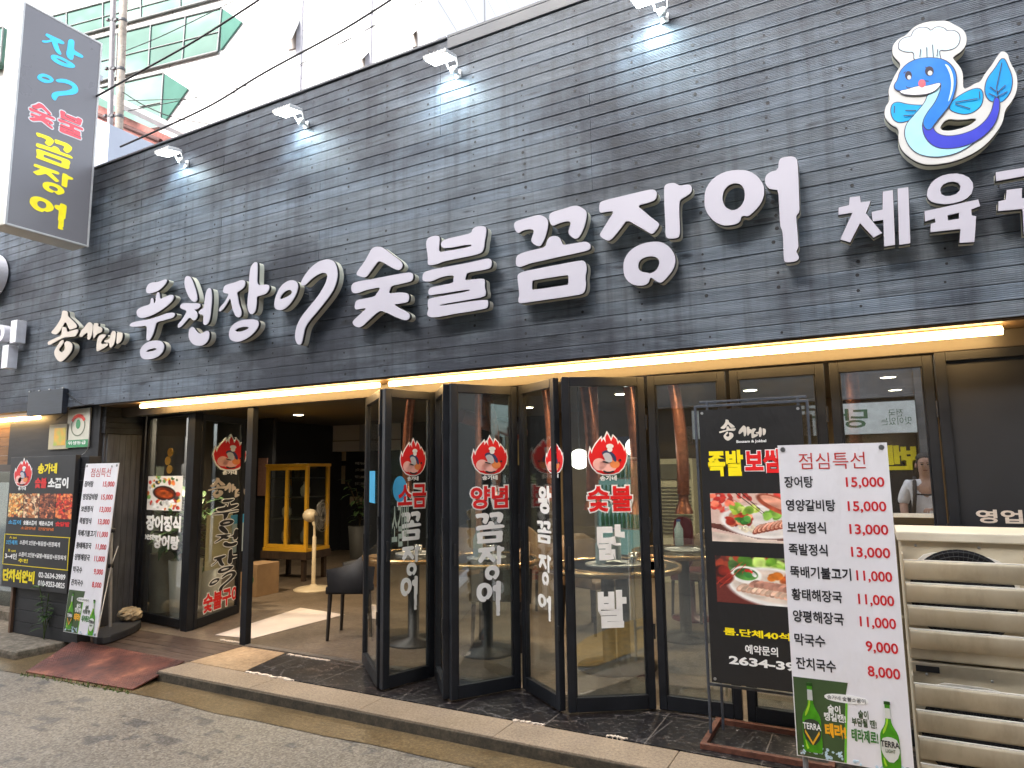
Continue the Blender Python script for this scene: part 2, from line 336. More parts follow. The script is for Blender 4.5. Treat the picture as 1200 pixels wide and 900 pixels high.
WALLNAVY = M('navy_wall', (.02, .022, .028), .7, .2, 3); WALLTAN = M('tan_wall', (.2, .145, .08), .7, .12, 2); CEIL = M('charcoal_ceiling', (.11, .1, .08), .7, .2, 2)
LED = emit_mat('led_tube_glow', (1, .62, .24), 8); LAMPW = emit_mat('downlight_glow', (1, .86, .62), 8); FLOODG = emit_mat('flood_glow', (.9, .97, 1), 6)
# ------------------------------------------------------------------ ground and pavement
def sheet(name, mat, pts, z, kind='structure'):
    b = MB(); b.add([(x, y, z) for x, y in pts], [tuple(range(len(pts)))]); o = b.build(name, mat); o['kind'] = kind; return o
RZ = .045
road = sheet('road', ROAD, [(-220, -220), (220, -220), (220, 220), (-220, 220)], RZ)
sheet('gutter', GUTTER, [(-16, PZ(0, 786, RZ).y-.35)]+[tuple(PZ(*q, RZ).xy) for q in ((0, 786), (60, 796), (155, 813), (200, 822), (250, 836), (300, 845), (380, 863), (440, 874), (500, 888), (560, 901))]+[(6, 3.05), (6, 3.62), (-16, 3.62)], RZ+.004)
sheet('ochre_road_marking', M('ochre_road_paint', (.36, .2, .035), .7, .35, 14, .3), [(-1.0, 2.95), (-.1, 2.5), (.8, 2.28), (2.4, 2.1), (4.5, 2.2), (4.5, 2.75), (1.6, 2.8), (.2, 3.05), (-.7, 3.2)], RZ+.008)
sheet('white_road_marking', M('worn_white_paint', (.55, .54, .52), .7, .25, 20, .2), [(.1, 3.0), (.9, 2.85), (4.5, 2.86), (4.5, 3.06), (1.2, 3.05), (.3, 3.16)], RZ+.012)
def slab(name, mat, poly, z0, z1, bev=.012):
    b = MB(); b.prism(poly, Fr((0, 0, 0), (1, 0, 0), (0, 1, 0)), z0, z1); o = b.build(name, mat, None, bev); o['kind'] = 'structure'; return o
b = MB()
xs = [-4.93+.98*i for i in range(12)]
for i in range(11):
    x0, x1 = xs[i]+.0012, xs[i+1]-.0012; yy = 3.475+.004*math.sin(i*1.7)
    b.prism([(x0, yy), (x1, yy+.004), (x1, 3.74), (x0, 3.74)], Fr((0, 0, 0), (1, 0, 0), (0, 1, 0)), -.05, .118)
o = b.build('kerb', KERB, None, .006); o['kind'] = 'structure'
b = MB(); b.box((-4.93, 3.462, -.02), (5.8, 3.4705, .108)); o = b.build('kerb_face', ground_mat('dark_brown_kerb', (.03, .026, .018), (.07, .058, .04), (.13, .105, .07), 25, .7), None); o['kind'] = 'structure'  # separate dark brown strip over the kerb front
slab('terrace', MARBLE, [(-4.3, 3.747), (6.2, 3.747), (6.2, 4.262), (-4.42, 4.262)], -.05, .121, .004)
slab('mortar_patch', PATCH, [(-4.925, 3.747), (-4.306, 3.747), (-4.425, 4.262), (-4.925, 4.262)], -.05, .12, .006)
slab('side_pavement', MOSS, [(-14, 3.27), (-6.58, 3.3), (-6.52, 4.6), (-14, 4.6)], -.05, .115, .03)
# broken white mortar crumbs along the edge of the marble
b = MB(); rnd = random.Random(3)
for (x, y, l) in ((-4.28, 3.74, .5), (-4.36, 4.23, .45), (-2.0, 3.745, .2), (-1.42, 3.76, .12), (-5.3, 4.33, .3)):
    nseg = 26; top = [(x+l*i/nseg, y+rnd.uniform(.004, .022)*(1 if rnd.random() < .75 else .1)) for i in range(nseg+1)]; bot = [(x+l*i/nseg, y-rnd.uniform(.002, .028)*(1 if rnd.random() < .6 else .1)) for i in range(nseg, -1, -1)]
    b.prism(chaikin(top+bot, 1), Fr((0, 0, 0), (1, 0, 0), (0, 1, 0)), .1, .1255)
o = b.build('mortar_crumbs', M('pale_mortar', (.6, .5, .4), .9, .2, 30, .3)); o['kind'] = 'stuff'; o['label'] = 'pale broken mortar crumbs along the black marble edge'
# wooden entrance deck and rusty ramp
dk = thing('entrance_deck', 'worn brown wooden deck boards in front of the shop entrance', 'deck', (-5.6, 4.3, 0))
b = MB(); y = 3.69
while y < 5.25:
    b.box((-6.5 if y < 4.36 else -5.83, y, .04), (-4.94, y+.094, .116+rnd.uniform(-.002, .002))); y += .1
b.build('deck_boards', DECK, dk, .006)
k = NT('rusty_plate'); g = k.geo(); n = k.noise(g, 2.6, 6, .65); n2 = k.noise(g, 40, 5)
cc = k.ramp(n, [(.36, (.07, .027, .022)), (.5, (.16, .055, .038)), (.62, (.36, .14, .08))]); cc = k.mix(.5, cc, k.ramp(n2, [(.3, (.6,)*3), (.7, (1.2,)*3)]), 'MULTIPLY'); k.l(cc, k.b.inputs['Base Color']); k.b.inputs['Roughness'].default_value = .5; k.b.inputs['Metallic'].default_value = .25; k.bump(n2, .3, .003); RUST = k.m
rp = thing('access_ramp', 'rusty red-brown checker plate ramp up to the wooden deck', 'ramp', (-5.7, 3.5, 0))
c00, c10, c11, c01 = PZ(30, 788, RZ+.006), PZ(155, 809, RZ+.006), Vector((-4.93, 3.70, .126)), Vector((-6.46, 3.72, .126))
def bl(u, v): return (c00*(1-u)+c10*u)*(1-v)+(c01*(1-u)+c11*u)*v
b = MB(); t = Vector((0, 0, .008)); vs = [bl(0, 0), bl(1, 0), bl(1, 1), bl(0, 1)]; b.add(vs+[q+t for q in vs], [(0, 3, 2, 1), (4, 5, 6, 7), (0, 1, 5, 4), (1, 2, 6, 5), (2, 3, 7, 6), (3, 0, 4, 7)])
b.build('ramp_plate', RUST, rp)
b = MB()
for i in range(46):
    for j in range(15):
        u, v = (i+.5)/46, (j+.5)/15; p = bl(u, v)+t; d = (1 if (i+j) % 2 else -1); a = Vector((.011, .008*d, .008*d*.3)); w = Vector((-.003*d, .004, .0013))
        b.add([p-a-w, p+a-w, p+a+w, p-a+w]+[p+Vector((0, 0, .0028))], [(0, 1, 4), (1, 2, 4), (2, 3, 4), (3, 0, 4)])
b.build('tread_pattern', RUST, rp)['kind'] = 'stuff'
b = MB(); b.prism([(3.36, .05), (3.71, .05), (3.71, .112)], Fr((-5.06, 0, 0), (0, 1, 0)), -.0, .02); b.build('ramp_support', RUST, rp); b = MB(); b.prism([(3.36, .05), (3.71, .05), (3.71, .112)], Fr((-6.3, 0, 0), (0, 1, 0)), -.02, .0); b.build('ramp_support', RUST, rp)
b = MB(); rnd = random.Random(11)
for i in range(150):
    u = rnd.random()**.8*1.02; p = bl(u, -.02)+Vector((rnd.uniform(-.02, .02), rnd.uniform(-.05, .0), -.006)); h = rnd.uniform(.01, .035); a = rnd.uniform(0, 6.28); d = Vector((math.cos(a), math.sin(a), 0))*.006; lean = Vector((rnd.uniform(-.02, .02), rnd.uniform(-.02, .02), h))
    b.add([p-d, p+d, p+lean], [(0, 1, 2)])
o = b.build('roadside_weeds', M('weed_green', (.09, .14, .03), .6, .3, 60)); o['kind'] = 'stuff'; o['label'] = 'tiny green weeds along the foot of the rusty ramp'
# ------------------------------------------------------------------ the restaurant building
BX0, BX1 = -9.9, 5.2; FB, FT = 2.31, 4.865
rb = thing('restaurant_building', 'one-storey restaurant clad in dark slatted boards with open folding glass front', 'restaurant', (-2.3, 5.0, 0))
b = MB(); cols = []; rnd = random.Random(21); NB = 30; ph = (FT-FB)/NB
prof = []
z = .0035
prof.append((.008, 0.0006)); prof.append((0.0012, .0014))
NR = 7; rw = (ph-.0135)/NR
for i in range(NR):
    a = .004+rw*i; prof += [(0.0, a+.0012), (0.0, a+rw*.62), (.0022, a+rw*.72), (.0022, a+rw*.95)]
prof += [(0.0, ph-.0090), (.0075, ph-.0010), (.008, ph-.0005)]
rowtone = 1
for r in range(NB):
    z0 = FB+ph*r; x = BX0+rnd.choice([.0, .0, -1.2, -2.4]); rowtone = rnd.uniform(.93, 1.07)
    while x < BX1:
        L = rnd.choice([2.4, 3.6, 3.6, 4.8]); xa, xb = max(x+.0008, BX0), min(x+L-.0008, BX1); x += L
        if xb-xa < .02: continue
        tone = rowtone*rnd.uniform(.93, 1.07); blue = rnd.uniform(-.03, .05); dy = rnd.uniform(-.0015, .0015)
        vs = [(xa, 4.0+py+dy, z0+pz) for py, pz in prof]+[(xb, 4.0+py+dy, z0+pz) for py, pz in prof]; n = len(prof)
        b.add(vs, [(i, i+n, i+n+1, i+1) for i in range(n-1)]+[tuple(range(n)), tuple(range(2*n-1, n-1, -1))])
        cols.append((len(vs), (tone*(1-blue), tone, tone*(1+blue))))
fas = b.build('slatted_fascia', BOARD, rb)
ca = fas.data.color_attributes.new('Col', 'FLOAT_COLOR', 'POINT'); arr = np.ones((len(fas.data.vertices), 4), np.float32); i = 0
for n, c in cols: arr[i:i+n, :3] = c; i += n
ca.data.foreach_set('color', arr.ravel())
b = MB(); rnd = random.Random(8)
for k in range(36):
    x = BX0+.3+k*.4
    for r in range(NB):
        if rnd.random() < .8:
            c = Vector((x+rnd.uniform(-.012, .012), 3.9985, FB+ph*(r+.5)+rnd.uniform(-.01, .01))); q = rnd.uniform(.005, .012)
            b.add([c+Vector((q*math.cos(t), 0, q*math.sin(t))) for t in [6.283*j/6 for j in range(6)]], [tuple(range(6))])
b.build('nail_heads', BLACK, rb)['kind'] = 'stuff'
b = MB(); b.box((BX0, 4.016, FB+.003), (BX1, 4.12, FT-.004)); b.build('fascia_backing', BLACK, rb)
capm = M('cap_metal', (.055, .062, .075), .5, .15, 5)
b = MB(); b.box((BX0, 3.985, FT+.002), (-2.64, 4.16, FT+.022)); b.box((-2.63, 3.99, FT-.085), (BX1, 3.9985, FT+.004)); b.box((-2.63, 3.99, FT+.006), (BX1, 4.16, FT+.03)); b.build('parapet_cap', capm, rb, .004)
b = MB(); b.box((BX0, 4.12, 2.62), (BX1, 4.16, FT-.01)); b.box((BX0, 4.165, 2.62), (BX1, 10.4, 2.78)); b.build('roof', M('grey_roof', (.2, .2, .2), .8, .2), rb)
SOFF = plank_mat('soffit_board', (.11, .065, .03), (.17, .105, .05), (.23, .15, .075), (1, 9, 9))
b = MB(); b.box((-6.83, 4.02, 2.296), (BX1, 4.42, 2.31)); b.build('soffit', SOFF, rb)
b = MB(); b.box((-6.83, 4.255, 2.2), (BX1, 4.345, 2.294)); b.build('lintel', M('lintel_paint', (.05, .043, .034), .45, .2, 4), rb, .004)
b = MB()
for sx in (0,): b.box((-9.2, 4.262, -.02), (BX1, 10.2, .119))
o = b.build('shop_floor', FLOORM, rb)
b = MB(); b.box((-9.3, 4.43, 2.5), (BX1, 10.3, 2.6)); b.build('ceiling', CEIL, rb)
b = MB(); b.box((-9.3, 10.2, 0), (-4.6, 10.3, 2.5)); b.box((-9.3, 4.6, 0), (-9.2, 10.2, 2.5)); b.box((-9.2, 4.62, .12), (-6.9, 4.7, 2.5)); b.build('navy_wall', WALLNAVY, rb)
b = MB(); b.box((-4.6, 9.9, 0), (BX1, 10.0, 2.5)); b.build('rear_wall', WALLTAN, rb)
b = MB(); b.box((BX1-.1, 4.4, 0), (BX1, 9.9, 2.5)); b.build('end_wall', WALLNAVY, rb)
b = MB(); b.box((-9.2, 4.42, 2.345), (BX1, 4.5, 2.5)); b.box((-6.83, 4.346, 2.2), (BX1, 4.36, 2.49)); b.build('header_wall', BLACK, rb)
# return wall of upright planks at the left end of the windows, with dark boards above it
b = MB(); y = 4.14
while y < 4.52:
    b.box((-7.5, y, .117), (-6.85+rnd.uniform(-.002, .002), y+.062, 2.02)); y += .064
b.box((-7.5, 4.12, .117), (-6.87, 4.139, 2.02)); b.build('plank_pier', VPLANK, rb, .003)
b = MB(); z = 2.025
while z < 2.28: b.box((-7.5, 4.1, z), (-6.84, 4.5, z+.055)); z += .057
b.build('pier_head', DKPLANK, rb, .003)
b = MB(); b.box((-6.86, 4.5, .117), (-6.8, 4.58, 2.296)); b.box((-5.95, 4.40, .117), (-5.865, 4.485, 2.296)); b.box((-5.0, 4.285, .117), (-4.925, 4.345, 2.2)); b.build('door_post', DARK, rb, .004)
b = MB(); b.box((-4.92, 4.27, .1205), (.4, 4.33, .128)); b.build('door_track', M('worn_track', (.25, .22, .19), .4, .3, 30, 0, .6), rb, .002)
# solid dark panel right of the glass, with white lettering
sp = thing('blank_panel', 'matt black closed panel with white lettering right of the last window', 'panel', (.65, 4.28, .12), 'panels closing the shop front')
b = MB(); b.box((.36, 4.29, .14), (1.42, 4.315, 2.2)); b.build('panel_sheet', BLACK, sp)
b = MB(); b.box((.335, 4.262, .13), (.385, 4.33, 2.2)); b.box((1.38, 4.262, .13), (1.43, 4.33, 2.2)); b.box((.386, 4.262, 2.15), (1.379, 4.33, 2.2)); b.build('frame', DARK, sp, .003)
F0 = Fr((0, 4.288, 0), (1, 0, 0)); r0 = F0.rect(1143, 597, 1200, 614); text('영업시간', F0, (r0[0], r0[1], r0[0]+.42, r0[3]), 0, M('cream_vinyl', (.6, .52, .44), .5), sp, bold=.03)
# LED tubes under the soffit
def led(name, x0, x1, z0, z1, y, label):
    t = thing(name, label, 'light strip', ((x0+x1)/2, y, z0), 'warm light tubes under the fascia')
    b = MB(); b.tube([(x0, y, z0), (x1, y, z1)], .02, 10); b.build('glowing_tube', LED, t)
    b = MB(); b.box((x0, y-.012, z0+.0205), (x1, y+.012, 2.297 if z0 > 2.2 else z0+.03)); b.build('mounting_rail', M('rail', (.4, .3, .2), .5), t)
xl = PY(166, 476, 4.1).x; xm = PY(444, 451, 4.1).x; xm2 = PY(457, 450, 4.1).x; xr = PY(1175, 389, 4.1).x
led('light_tube', xl, xm, 2.268, 2.268, 4.1, 'warm glowing tube over the open entrance and left windows')
led('light_tube', xm2, xr, 2.268, 2.262, 4.1, 'long warm glowing tube over the folding glass doors')
# ------------------------------------------------------------------ raised sign letters
SY = 3.895                               # front plane of the raised letters
A_, B_, C_, D_, E_, F_, G_, H_, I_, J_ = (150, 320, 8.183), (250, 295, 7.5), (405, 280, 8.182), (490, 255, 7.2), (595, 235, 6.923), (695, 205, 6.43), (820, 175, 6.43), (970, 190, 5.217), (50, 355, 10.91), (1025, 15, 4.737)
def P2(s): 
    v = [float(x) for x in s.replace(',', ' ').split()]; return list(zip(v[::2], v[1::2]))
GL = {
'pung': (A_, 2, ['175,140 195,105 225,90 290,85 350,60 372,62 368,90 335,130 290,170 240,188 190,197 173,180',
 '82,365 100,340 140,322 215,300 217,250 232,235 243,255 244,292 262,285 270,205 285,180 300,190 304,252 330,240 395,210 425,208 438,225 430,255 395,295 340,340 270,385 190,420 130,432 95,420 82,390',
 '15,497 35,475 100,460 200,445 290,415 380,382 430,378 447,388 445,410 420,432 350,450 272,470 262,500 245,570 225,615 200,648 180,645 174,620 180,560 178,500 120,512 50,515 20,510',
 '112,760 120,725 150,685 200,655 260,645 310,648 340,680 345,715 330,760 290,800 230,825 160,830 125,810', '170,750 200,732 240,720 278,722 265,738 220,752 175,756']),
'cheon': (A_, 2, ['540,90 545,45 565,25 590,32 615,70 640,140 660,210 662,260 645,278 615,270 585,235 560,180 545,130',
 '498,320 510,293 545,287 620,290 670,288 692,300 690,325 665,345 632,350 655,370 668,405 655,440 630,457 605,435 585,425 560,455 520,500 490,525 474,520 480,490 520,445 550,395 565,360 520,345 500,335',
 '720,470 725,400 680,392 674,375 690,355 728,332 735,240 750,175 770,143 790,145 800,180 803,260 795,350 785,430 770,480 745,498 725,495',
 '580,590 585,545 605,518 630,520 650,555 680,580 710,580 745,555 768,555 778,580 775,625 755,665 715,695 660,698 620,680 595,650 582,620']),
'jang': (B_, 2, ['85,340 95,300 130,285 190,270 240,248 270,250 280,275 270,310 235,340 205,355 215,410 225,470 245,520 245,560 225,577 200,572 180,540 165,490 150,420 145,405 120,455 85,505 60,527 48,520 55,490 95,450 120,405 138,370 100,365 85,355',
 '300,420 310,350 315,220 325,140 350,100 372,88 388,100 385,200 382,295 440,290 475,288 492,305 485,340 460,370 410,385 378,392 380,450 370,520 345,548 320,545 302,510 298,460',
 '135,715 150,665 190,625 250,600 330,592 380,598 398,620 392,665 350,720 290,765 220,793 165,785 140,760', '190,690 220,668 270,658 318,660 295,685 240,702 200,703']),
'eo': (B_, 2, ['533,460 545,395 580,320 620,275 670,250 710,250 738,275 745,310 725,380 680,450 630,500 590,515 555,508 537,490', '582,415 600,375 640,340 675,332 692,350 685,375 640,400 600,415',
 '765,280 790,225 840,155 900,100 965,70 1020,65 1060,85 1085,140 1092,210 1075,290 1035,370 970,455 900,540 840,610 805,665 790,740 775,810 750,820 730,800 716,755 722,690 740,630 780,560 850,475 920,390 970,310 1000,240 1002,200 980,182 935,190 870,230 820,280 797,298 775,296']),
'sut': (C_, 1, ['105,330 120,300 180,220 225,140 250,90 290,72 345,75 385,105 450,155 520,205 545,240 540,275 510,300 470,290 410,255 360,225 318,210 290,240 240,310 200,360 175,370 125,355 107,345',
 '52,480 58,440 80,420 130,405 250,385 370,362 480,340 600,320 635,325 648,350 642,390 615,410 530,430 438,448 425,480 412,525 480,515 560,512 600,525 608,560 600,600 570,612 500,622 462,628 510,660 580,695 612,720 615,755 590,780 555,778 480,750 400,710 335,685 290,715 230,770 160,835 125,850 85,835 65,805 75,780 130,730 205,660 150,668 100,680 85,660 92,610 110,585 180,572 280,552 300,520 322,490 328,462 260,475 190,490 140,510 100,522 65,515']),
'bul': (D_, 1, ['80,395 82,320 70,260 66,210 80,175 110,158 160,150 182,165 176,230 174,293 222,285 445,246 452,220 222,263 190,238 195,205 240,178 350,155 448,132 458,95 490,75 550,70 575,85 572,140 560,200 555,260 535,295 480,315 330,345 210,370 170,388 120,400 90,400',
 '35,520 40,475 60,455 130,435 250,412 400,385 520,358 590,342 615,355 622,385 612,420 580,435 500,450 410,465 402,495 392,530 470,520 545,512 562,530 560,590 572,630 562,668 400,697 182,733 184,746 400,712 575,690 590,705 588,750 570,768 450,790 300,812 180,838 110,843 80,830 75,805 88,770 80,740 82,700 95,682 200,660 430,622 437,603 300,625 150,648 95,655 85,640 90,605 110,588 180,572 295,552 298,520 302,485 230,492 170,510 120,535 80,540 45,535']),
'kkom': (E_, 1, ['50,195 60,172 95,158 170,138 235,118 270,118 305,135 325,158 328,200 315,260 290,330 262,372 230,365 200,345 188,320 200,290 212,255 205,235 170,232 120,242 90,265 68,255 55,225',
 '335,120 350,100 390,82 460,65 530,42 570,42 615,65 640,90 638,140 625,200 600,260 570,305 540,310 505,285 490,258 500,220 512,185 500,165 450,172 400,190 370,205 350,195 338,160',
 '65,505 68,460 90,435 150,415 230,395 305,378 318,325 340,295 380,285 415,295 435,330 445,362 520,352 600,335 645,335 670,355 672,385 650,405 540,430 400,460 270,490 180,508 140,525 95,540 70,530',
 '80,640 78,610 95,588 140,572 300,540 450,512 590,485 620,490 635,515 640,560 628,620 635,680 625,735 600,760 480,780 340,800 200,820 110,833 88,830 85,800 95,765 88,700', '198,650 215,645 480,603 492,610 492,680 480,685 205,725 195,720']),
'jang2': (F_, 1, ['45,260 48,220 60,200 110,185 250,152 380,120 445,108 475,118 482,150 470,185 430,205 330,230 380,270 450,330 500,365 490,395 460,435 435,445 390,415 320,375 255,338 220,385 170,450 130,490 105,495 60,470 50,450 60,430 110,350 160,270 110,275 65,285 50,280',
 '540,80 560,65 605,58 630,68 655,82 700,72 735,75 745,100 740,130 710,155 665,180 650,200 648,300 655,400 652,460 630,475 590,480 560,478 545,455 545,380 538,250 535,150 535,105',
 '228,700 230,650 260,590 310,545 380,515 450,502 520,505 580,545 615,600 622,650 605,710 560,770 515,812 495,810 470,795 440,772 428,778 420,810 390,830 350,835 300,828 255,795 232,750', '338,690 345,650 380,622 430,610 475,618 500,645 498,680 475,720 430,745 405,735 370,730 345,715']),
'eo2': (G_, 1, ['35,380 40,310 80,240 140,190 220,160 310,153 380,165 440,205 480,265 488,320 475,380 440,435 390,485 360,505 330,498 310,510 305,540 280,560 230,572 170,572 110,545 60,490 38,440', '168,370 180,310 215,270 265,252 310,262 335,300 342,350 330,400 295,445 250,462 205,445 180,415',
 '490,230 500,195 530,170 590,155 595,90 610,65 650,55 700,52 728,65 738,100 745,250 750,400 752,470 730,495 725,510 735,600 742,700 745,735 730,760 728,775 745,800 748,825 720,845 660,852 640,848 632,820 630,700 622,610 605,580 600,450 592,305 560,303 520,295 497,265']),
'che': (H_, 0, ['65,322 67,278 130,262 134,215 197,207 202,246 262,238 233,312 332,433 280,460 197,372 137,490 77,472 152,308', '268,305 335,290 337,180 398,170 412,505 345,515 340,352 275,362', '427,162 493,152 505,495 437,505']),
'yuk': (H_, 0, ['606,200 612,165 630,132 660,102 700,82 740,72 790,69 830,77 865,96 886,125 890,155 880,190 855,217 820,236 770,250 720,256 670,252 635,241 614,224', '688,175 692,155 706,136 735,122 770,118 798,125 812,145 808,172 785,195 750,206 718,207 696,196',
 '592,300 920,228 932,268 878,288 880,325 908,332 897,487 806,493 812,408 628,428 630,378 660,368 655,345 595,362', '732,325 803,308 803,345 735,357']),
'gu': (H_, 0, ['1028,62 1300,18 1298,66 1030,115', '1095,170 1187,158 1187,222 1300,203 1300,262 1262,268 1270,430 1200,440 1192,285 1042,298 1045,240 1090,228']),
'song': (I_, 1, ['250,100 285,98 315,110 318,170 345,195 400,245 435,290 430,318 395,328 345,342 330,320 310,270 290,240 270,265 240,330 200,380 170,405 115,390 110,370 150,325 195,265 235,190 245,140',
 '65,495 110,475 180,440 240,420 245,320 265,305 300,315 305,350 310,375 380,350 440,335 455,345 440,390 410,430 340,432 270,440 200,475 130,515 80,538 65,530',
 '145,630 160,590 200,530 235,475 262,475 265,505 240,545 205,590 205,610 235,635 275,610 285,570 275,520 290,490 335,490 370,520 378,560 365,620 310,690 250,745 220,752 185,730 155,680']),
'sa': (I_, 1, ['470,415 490,360 540,300 580,250 605,245 635,270 640,330 625,420 600,468 570,470 575,400 570,372 540,395 500,435 475,435', '645,330 650,265 690,255 710,265 700,300 735,305 760,330 750,375 715,385 690,400 665,440 645,455']),
'ne': (I_, 1, ['685,580 690,520 710,430 740,405 800,400 805,425 770,455 745,500 745,525 780,525 830,515 835,535 800,565 740,600 700,620 687,610', '780,480 830,470 860,455 870,400 890,360 905,355 930,375 930,440 915,520 880,570 855,570 850,500 800,510', '945,450 950,370 985,375 1015,380 1020,430 1000,490 960,525 940,520']),
}
FS = Fr((0, SY, 0), (1, 0, 0))
def cropw(cr, s): return [FS.uv(cr[0]+x/cr[2], cr[1]+y/cr[2]) for x, y in P2(s)]
GW = {k: [chaikin(cropw(v[0], s), v[1]) for s in v[2]] for k, v in GL.items()}
def sign_letter(key, label, face, group, cat='sign letter', depth=.074):
    L = GW[key]; a = np.array([q for l in L for q in l]); lo, hi = a.min(0), a.max(0)
    t = thing('sign_letter', label, cat, ((lo[0]+hi[0])/2, 3.99, lo[1]), group)
    place2d(curve_mesh(L, .003), FS, -.003, t, 'letter_face', face)
    place2d(curve_mesh(L, .009, .0022), FS, -.0155, t, 'edge_trim', TRIM)
    h = (depth-.025)/2; place2d(curve_mesh(L, h, .0003), FS, -.025-h, t, 'letter_return', CREAM)
    b = MB()
    for l in L[:1]:
        for q in (l[0], l[len(l)//2]):
            cx = q[0]+(a[:, 0].mean()-q[0])*.25; cz = q[1]+(a[:, 1].mean()-q[1])*.25; b = MB(); b.tube([(cx, SY+depth-.002, cz), (cx, 4.006, cz)], .004, 6); b.build('standoff', STEEL, t)
    return t
G1 = 'raised white letters on the fascia'
sign_letter('song', 'small beige raised letter 송 at the left of the restaurant name', BEIGEF, 'small beige raised letters')
sign_letter('sa', 'small beige raised letter 사 between 송 and 네', BEIGEF, 'small beige raised letters')
sign_letter('ne', 'small beige raised letter 네 ending the small brush name', BEIGEF, 'small beige raised letters')
for k, l in (('pung', 'white brush-style raised letter 풍 with cream sides'), ('cheon', 'white brush-style raised letter 천 right of 풍'), ('jang', 'slim brush-style white raised letter 장 right of 천'), ('eo', 'sweeping brush-style white raised letter 어 with a long curved tail'),
             ('sut', 'thick blocky white raised letter 숯'), ('bul', 'thick blocky white raised letter 불'), ('kkom', 'thick blocky white raised letter 꼼'), ('jang2', 'thick blocky white raised letter 장 right of 꼼'), ('eo2', 'tall thick blocky white raised letter 어 with a long stem')):
    sign_letter(k, l, WHITEF, G1)
for k, l in (('che', 'straight-edged white raised letter 체 below the eel emblem'), ('yuk', 'straight-edged white raised letter 육 under the eel emblem'), ('gu', 'straight-edged white raised letter cut by the right edge of the photo')):
    sign_letter(k, l, WHITEF, G1, depth=.06)
# eel emblem
em = thing('eel_emblem', 'cut-out emblem of a blue eel in a white chef hat on the fascia', 'emblem', (.48, 3.99, 3.15))
def ej(s, it=2): return chaikin(cropw(J_, s), it)
def ejo(pts, it=1): return chaikin([FS.uv(J_[0]+x/J_[2], J_[1]+y/J_[2]) for x, y in pts], it)
plate = [ej('97,215 100,180 130,145 175,125 200,95 240,65 300,48 350,46 400,42 440,65 490,90 512,130 508,180 480,215 440,240 432,252 475,300 492,340 490,425 520,415 560,390 588,382 610,340 650,290 690,225 710,212 740,225 748,270 785,330 795,390 785,450 755,500 722,540 715,600 680,660 620,730 540,785 440,825 340,842 260,840 190,800 145,755 130,700 135,640 90,620 55,580 55,530 82,490 82,465 75,430 95,380 120,330 148,290 130,265 105,240'), ej('355,640 400,585 470,595 580,580 530,625 450,650 390,657')]
place2d(curve_mesh(plate, .004), FS, -.004, em, 'emblem_plate', M('emblem_white', (.62, .62, .61), .4, .03))
place2d(curve_mesh(plate, .006, .002), FS, -.0145, em, 'edge_trim', TRIM); place2d(curve_mesh(plate, .026, .0003), FS, -.047, em, 'emblem_return', CREAM)
OUT = M('emblem_outline', (.045, .05, .1), .5)
def eel(name, loop, col, lv, w=.0042, mat=None):
    n = .0008+lv*.0016
    if w: place2d(curve_mesh([loop], .0003, w), FS, n, em, name+'_outline', OUT)
    m = mat or M('eel_'+name, col, .35, .1, 9); place2d(curve_mesh([loop], .0003), FS, n+.0008, em, name, m)
eel('side_fin', ej('90,555 95,510 125,495 180,510 235,515 285,515 250,565 200,595 140,612 105,595'), srgb(10, 165, 230), 0)
eel('side_fin', ej('420,500 480,455 540,425 585,420 602,450 595,510 560,545 510,565 450,555 415,535'), srgb(10, 165, 230), 0)
eel('tail_fin', ej('612,420 625,365 670,310 712,240 745,310 765,370 755,440 720,485 690,500 640,490 618,460'), srgb(20, 150, 225), 0)
eel('chef_hat', ej('132,190 140,155 170,138 205,135 215,100 250,82 295,85 310,105 340,78 385,85 400,105 440,98 470,120 472,160 450,195 400,210 360,205 357,230 372,275 218,275 222,215 175,218 140,205'), (.62, .8, .85), 0)
eel('belly', ej('295,455 340,425 376,405 365,440 335,505 290,560 265,610 270,670 300,720 350,752 430,755 520,735 560,715 480,770 400,795 320,802 240,785 190,740 165,680 175,620 215,575 260,525 285,490'), srgb(170, 222, 240), 1)
eel('tail', ej('325,560 318,640 345,675 400,690 480,680 560,650 620,600 655,540 665,470 692,480 688,560 660,630 600,690 520,735 430,755 350,752 300,720 270,670 265,600'), srgb(62, 70, 200), 2)
eel('head', ej('108,405 130,375 140,330 180,285 240,258 320,252 390,265 440,310 455,370 445,440 420,510 370,570 328,622 312,650 284,650 266,612 290,560 335,505 365,440 372,392 340,402 290,415 240,410 150,435 115,430'), srgb(40, 125, 215), 3)
eel('mouth', ej('130,440 180,430 240,410 290,412 372,388 350,425 310,450 250,460 170,458'), (.8, .8, .8), 4, .003)
wh = M('emblem_white', (.8, .8, .8)); bk = M('emblem_black', (.03, .02, .04))
for (x, y, rx, ry) in ((187, 352, 19, 25), (303, 328, 24, 27)):
    place2d(curve_mesh([ejo(ellipse(x, y, rx, ry))], .0003), FS, .0075, em, 'eye', bk); place2d(curve_mesh([ejo(ellipse(x+4, y+11, rx*.55, ry*.5))], .0003), FS, .0083, em, 'pupil_highlight', wh)
place2d(curve_mesh([ejo(ellipse(262, 397, 20, 22), 0)], .0003), FS, .0092, em, 'tongue', M('tongue', srgb(235, 100, 110)))
place2d(curve_mesh([ej('385,285 415,300 438,360 436,430 415,490 405,500 425,420 422,360 405,315')], .0003), FS, .0076, em, 'body_highlight', M('eel_highlight', (.6, .82, .95)))
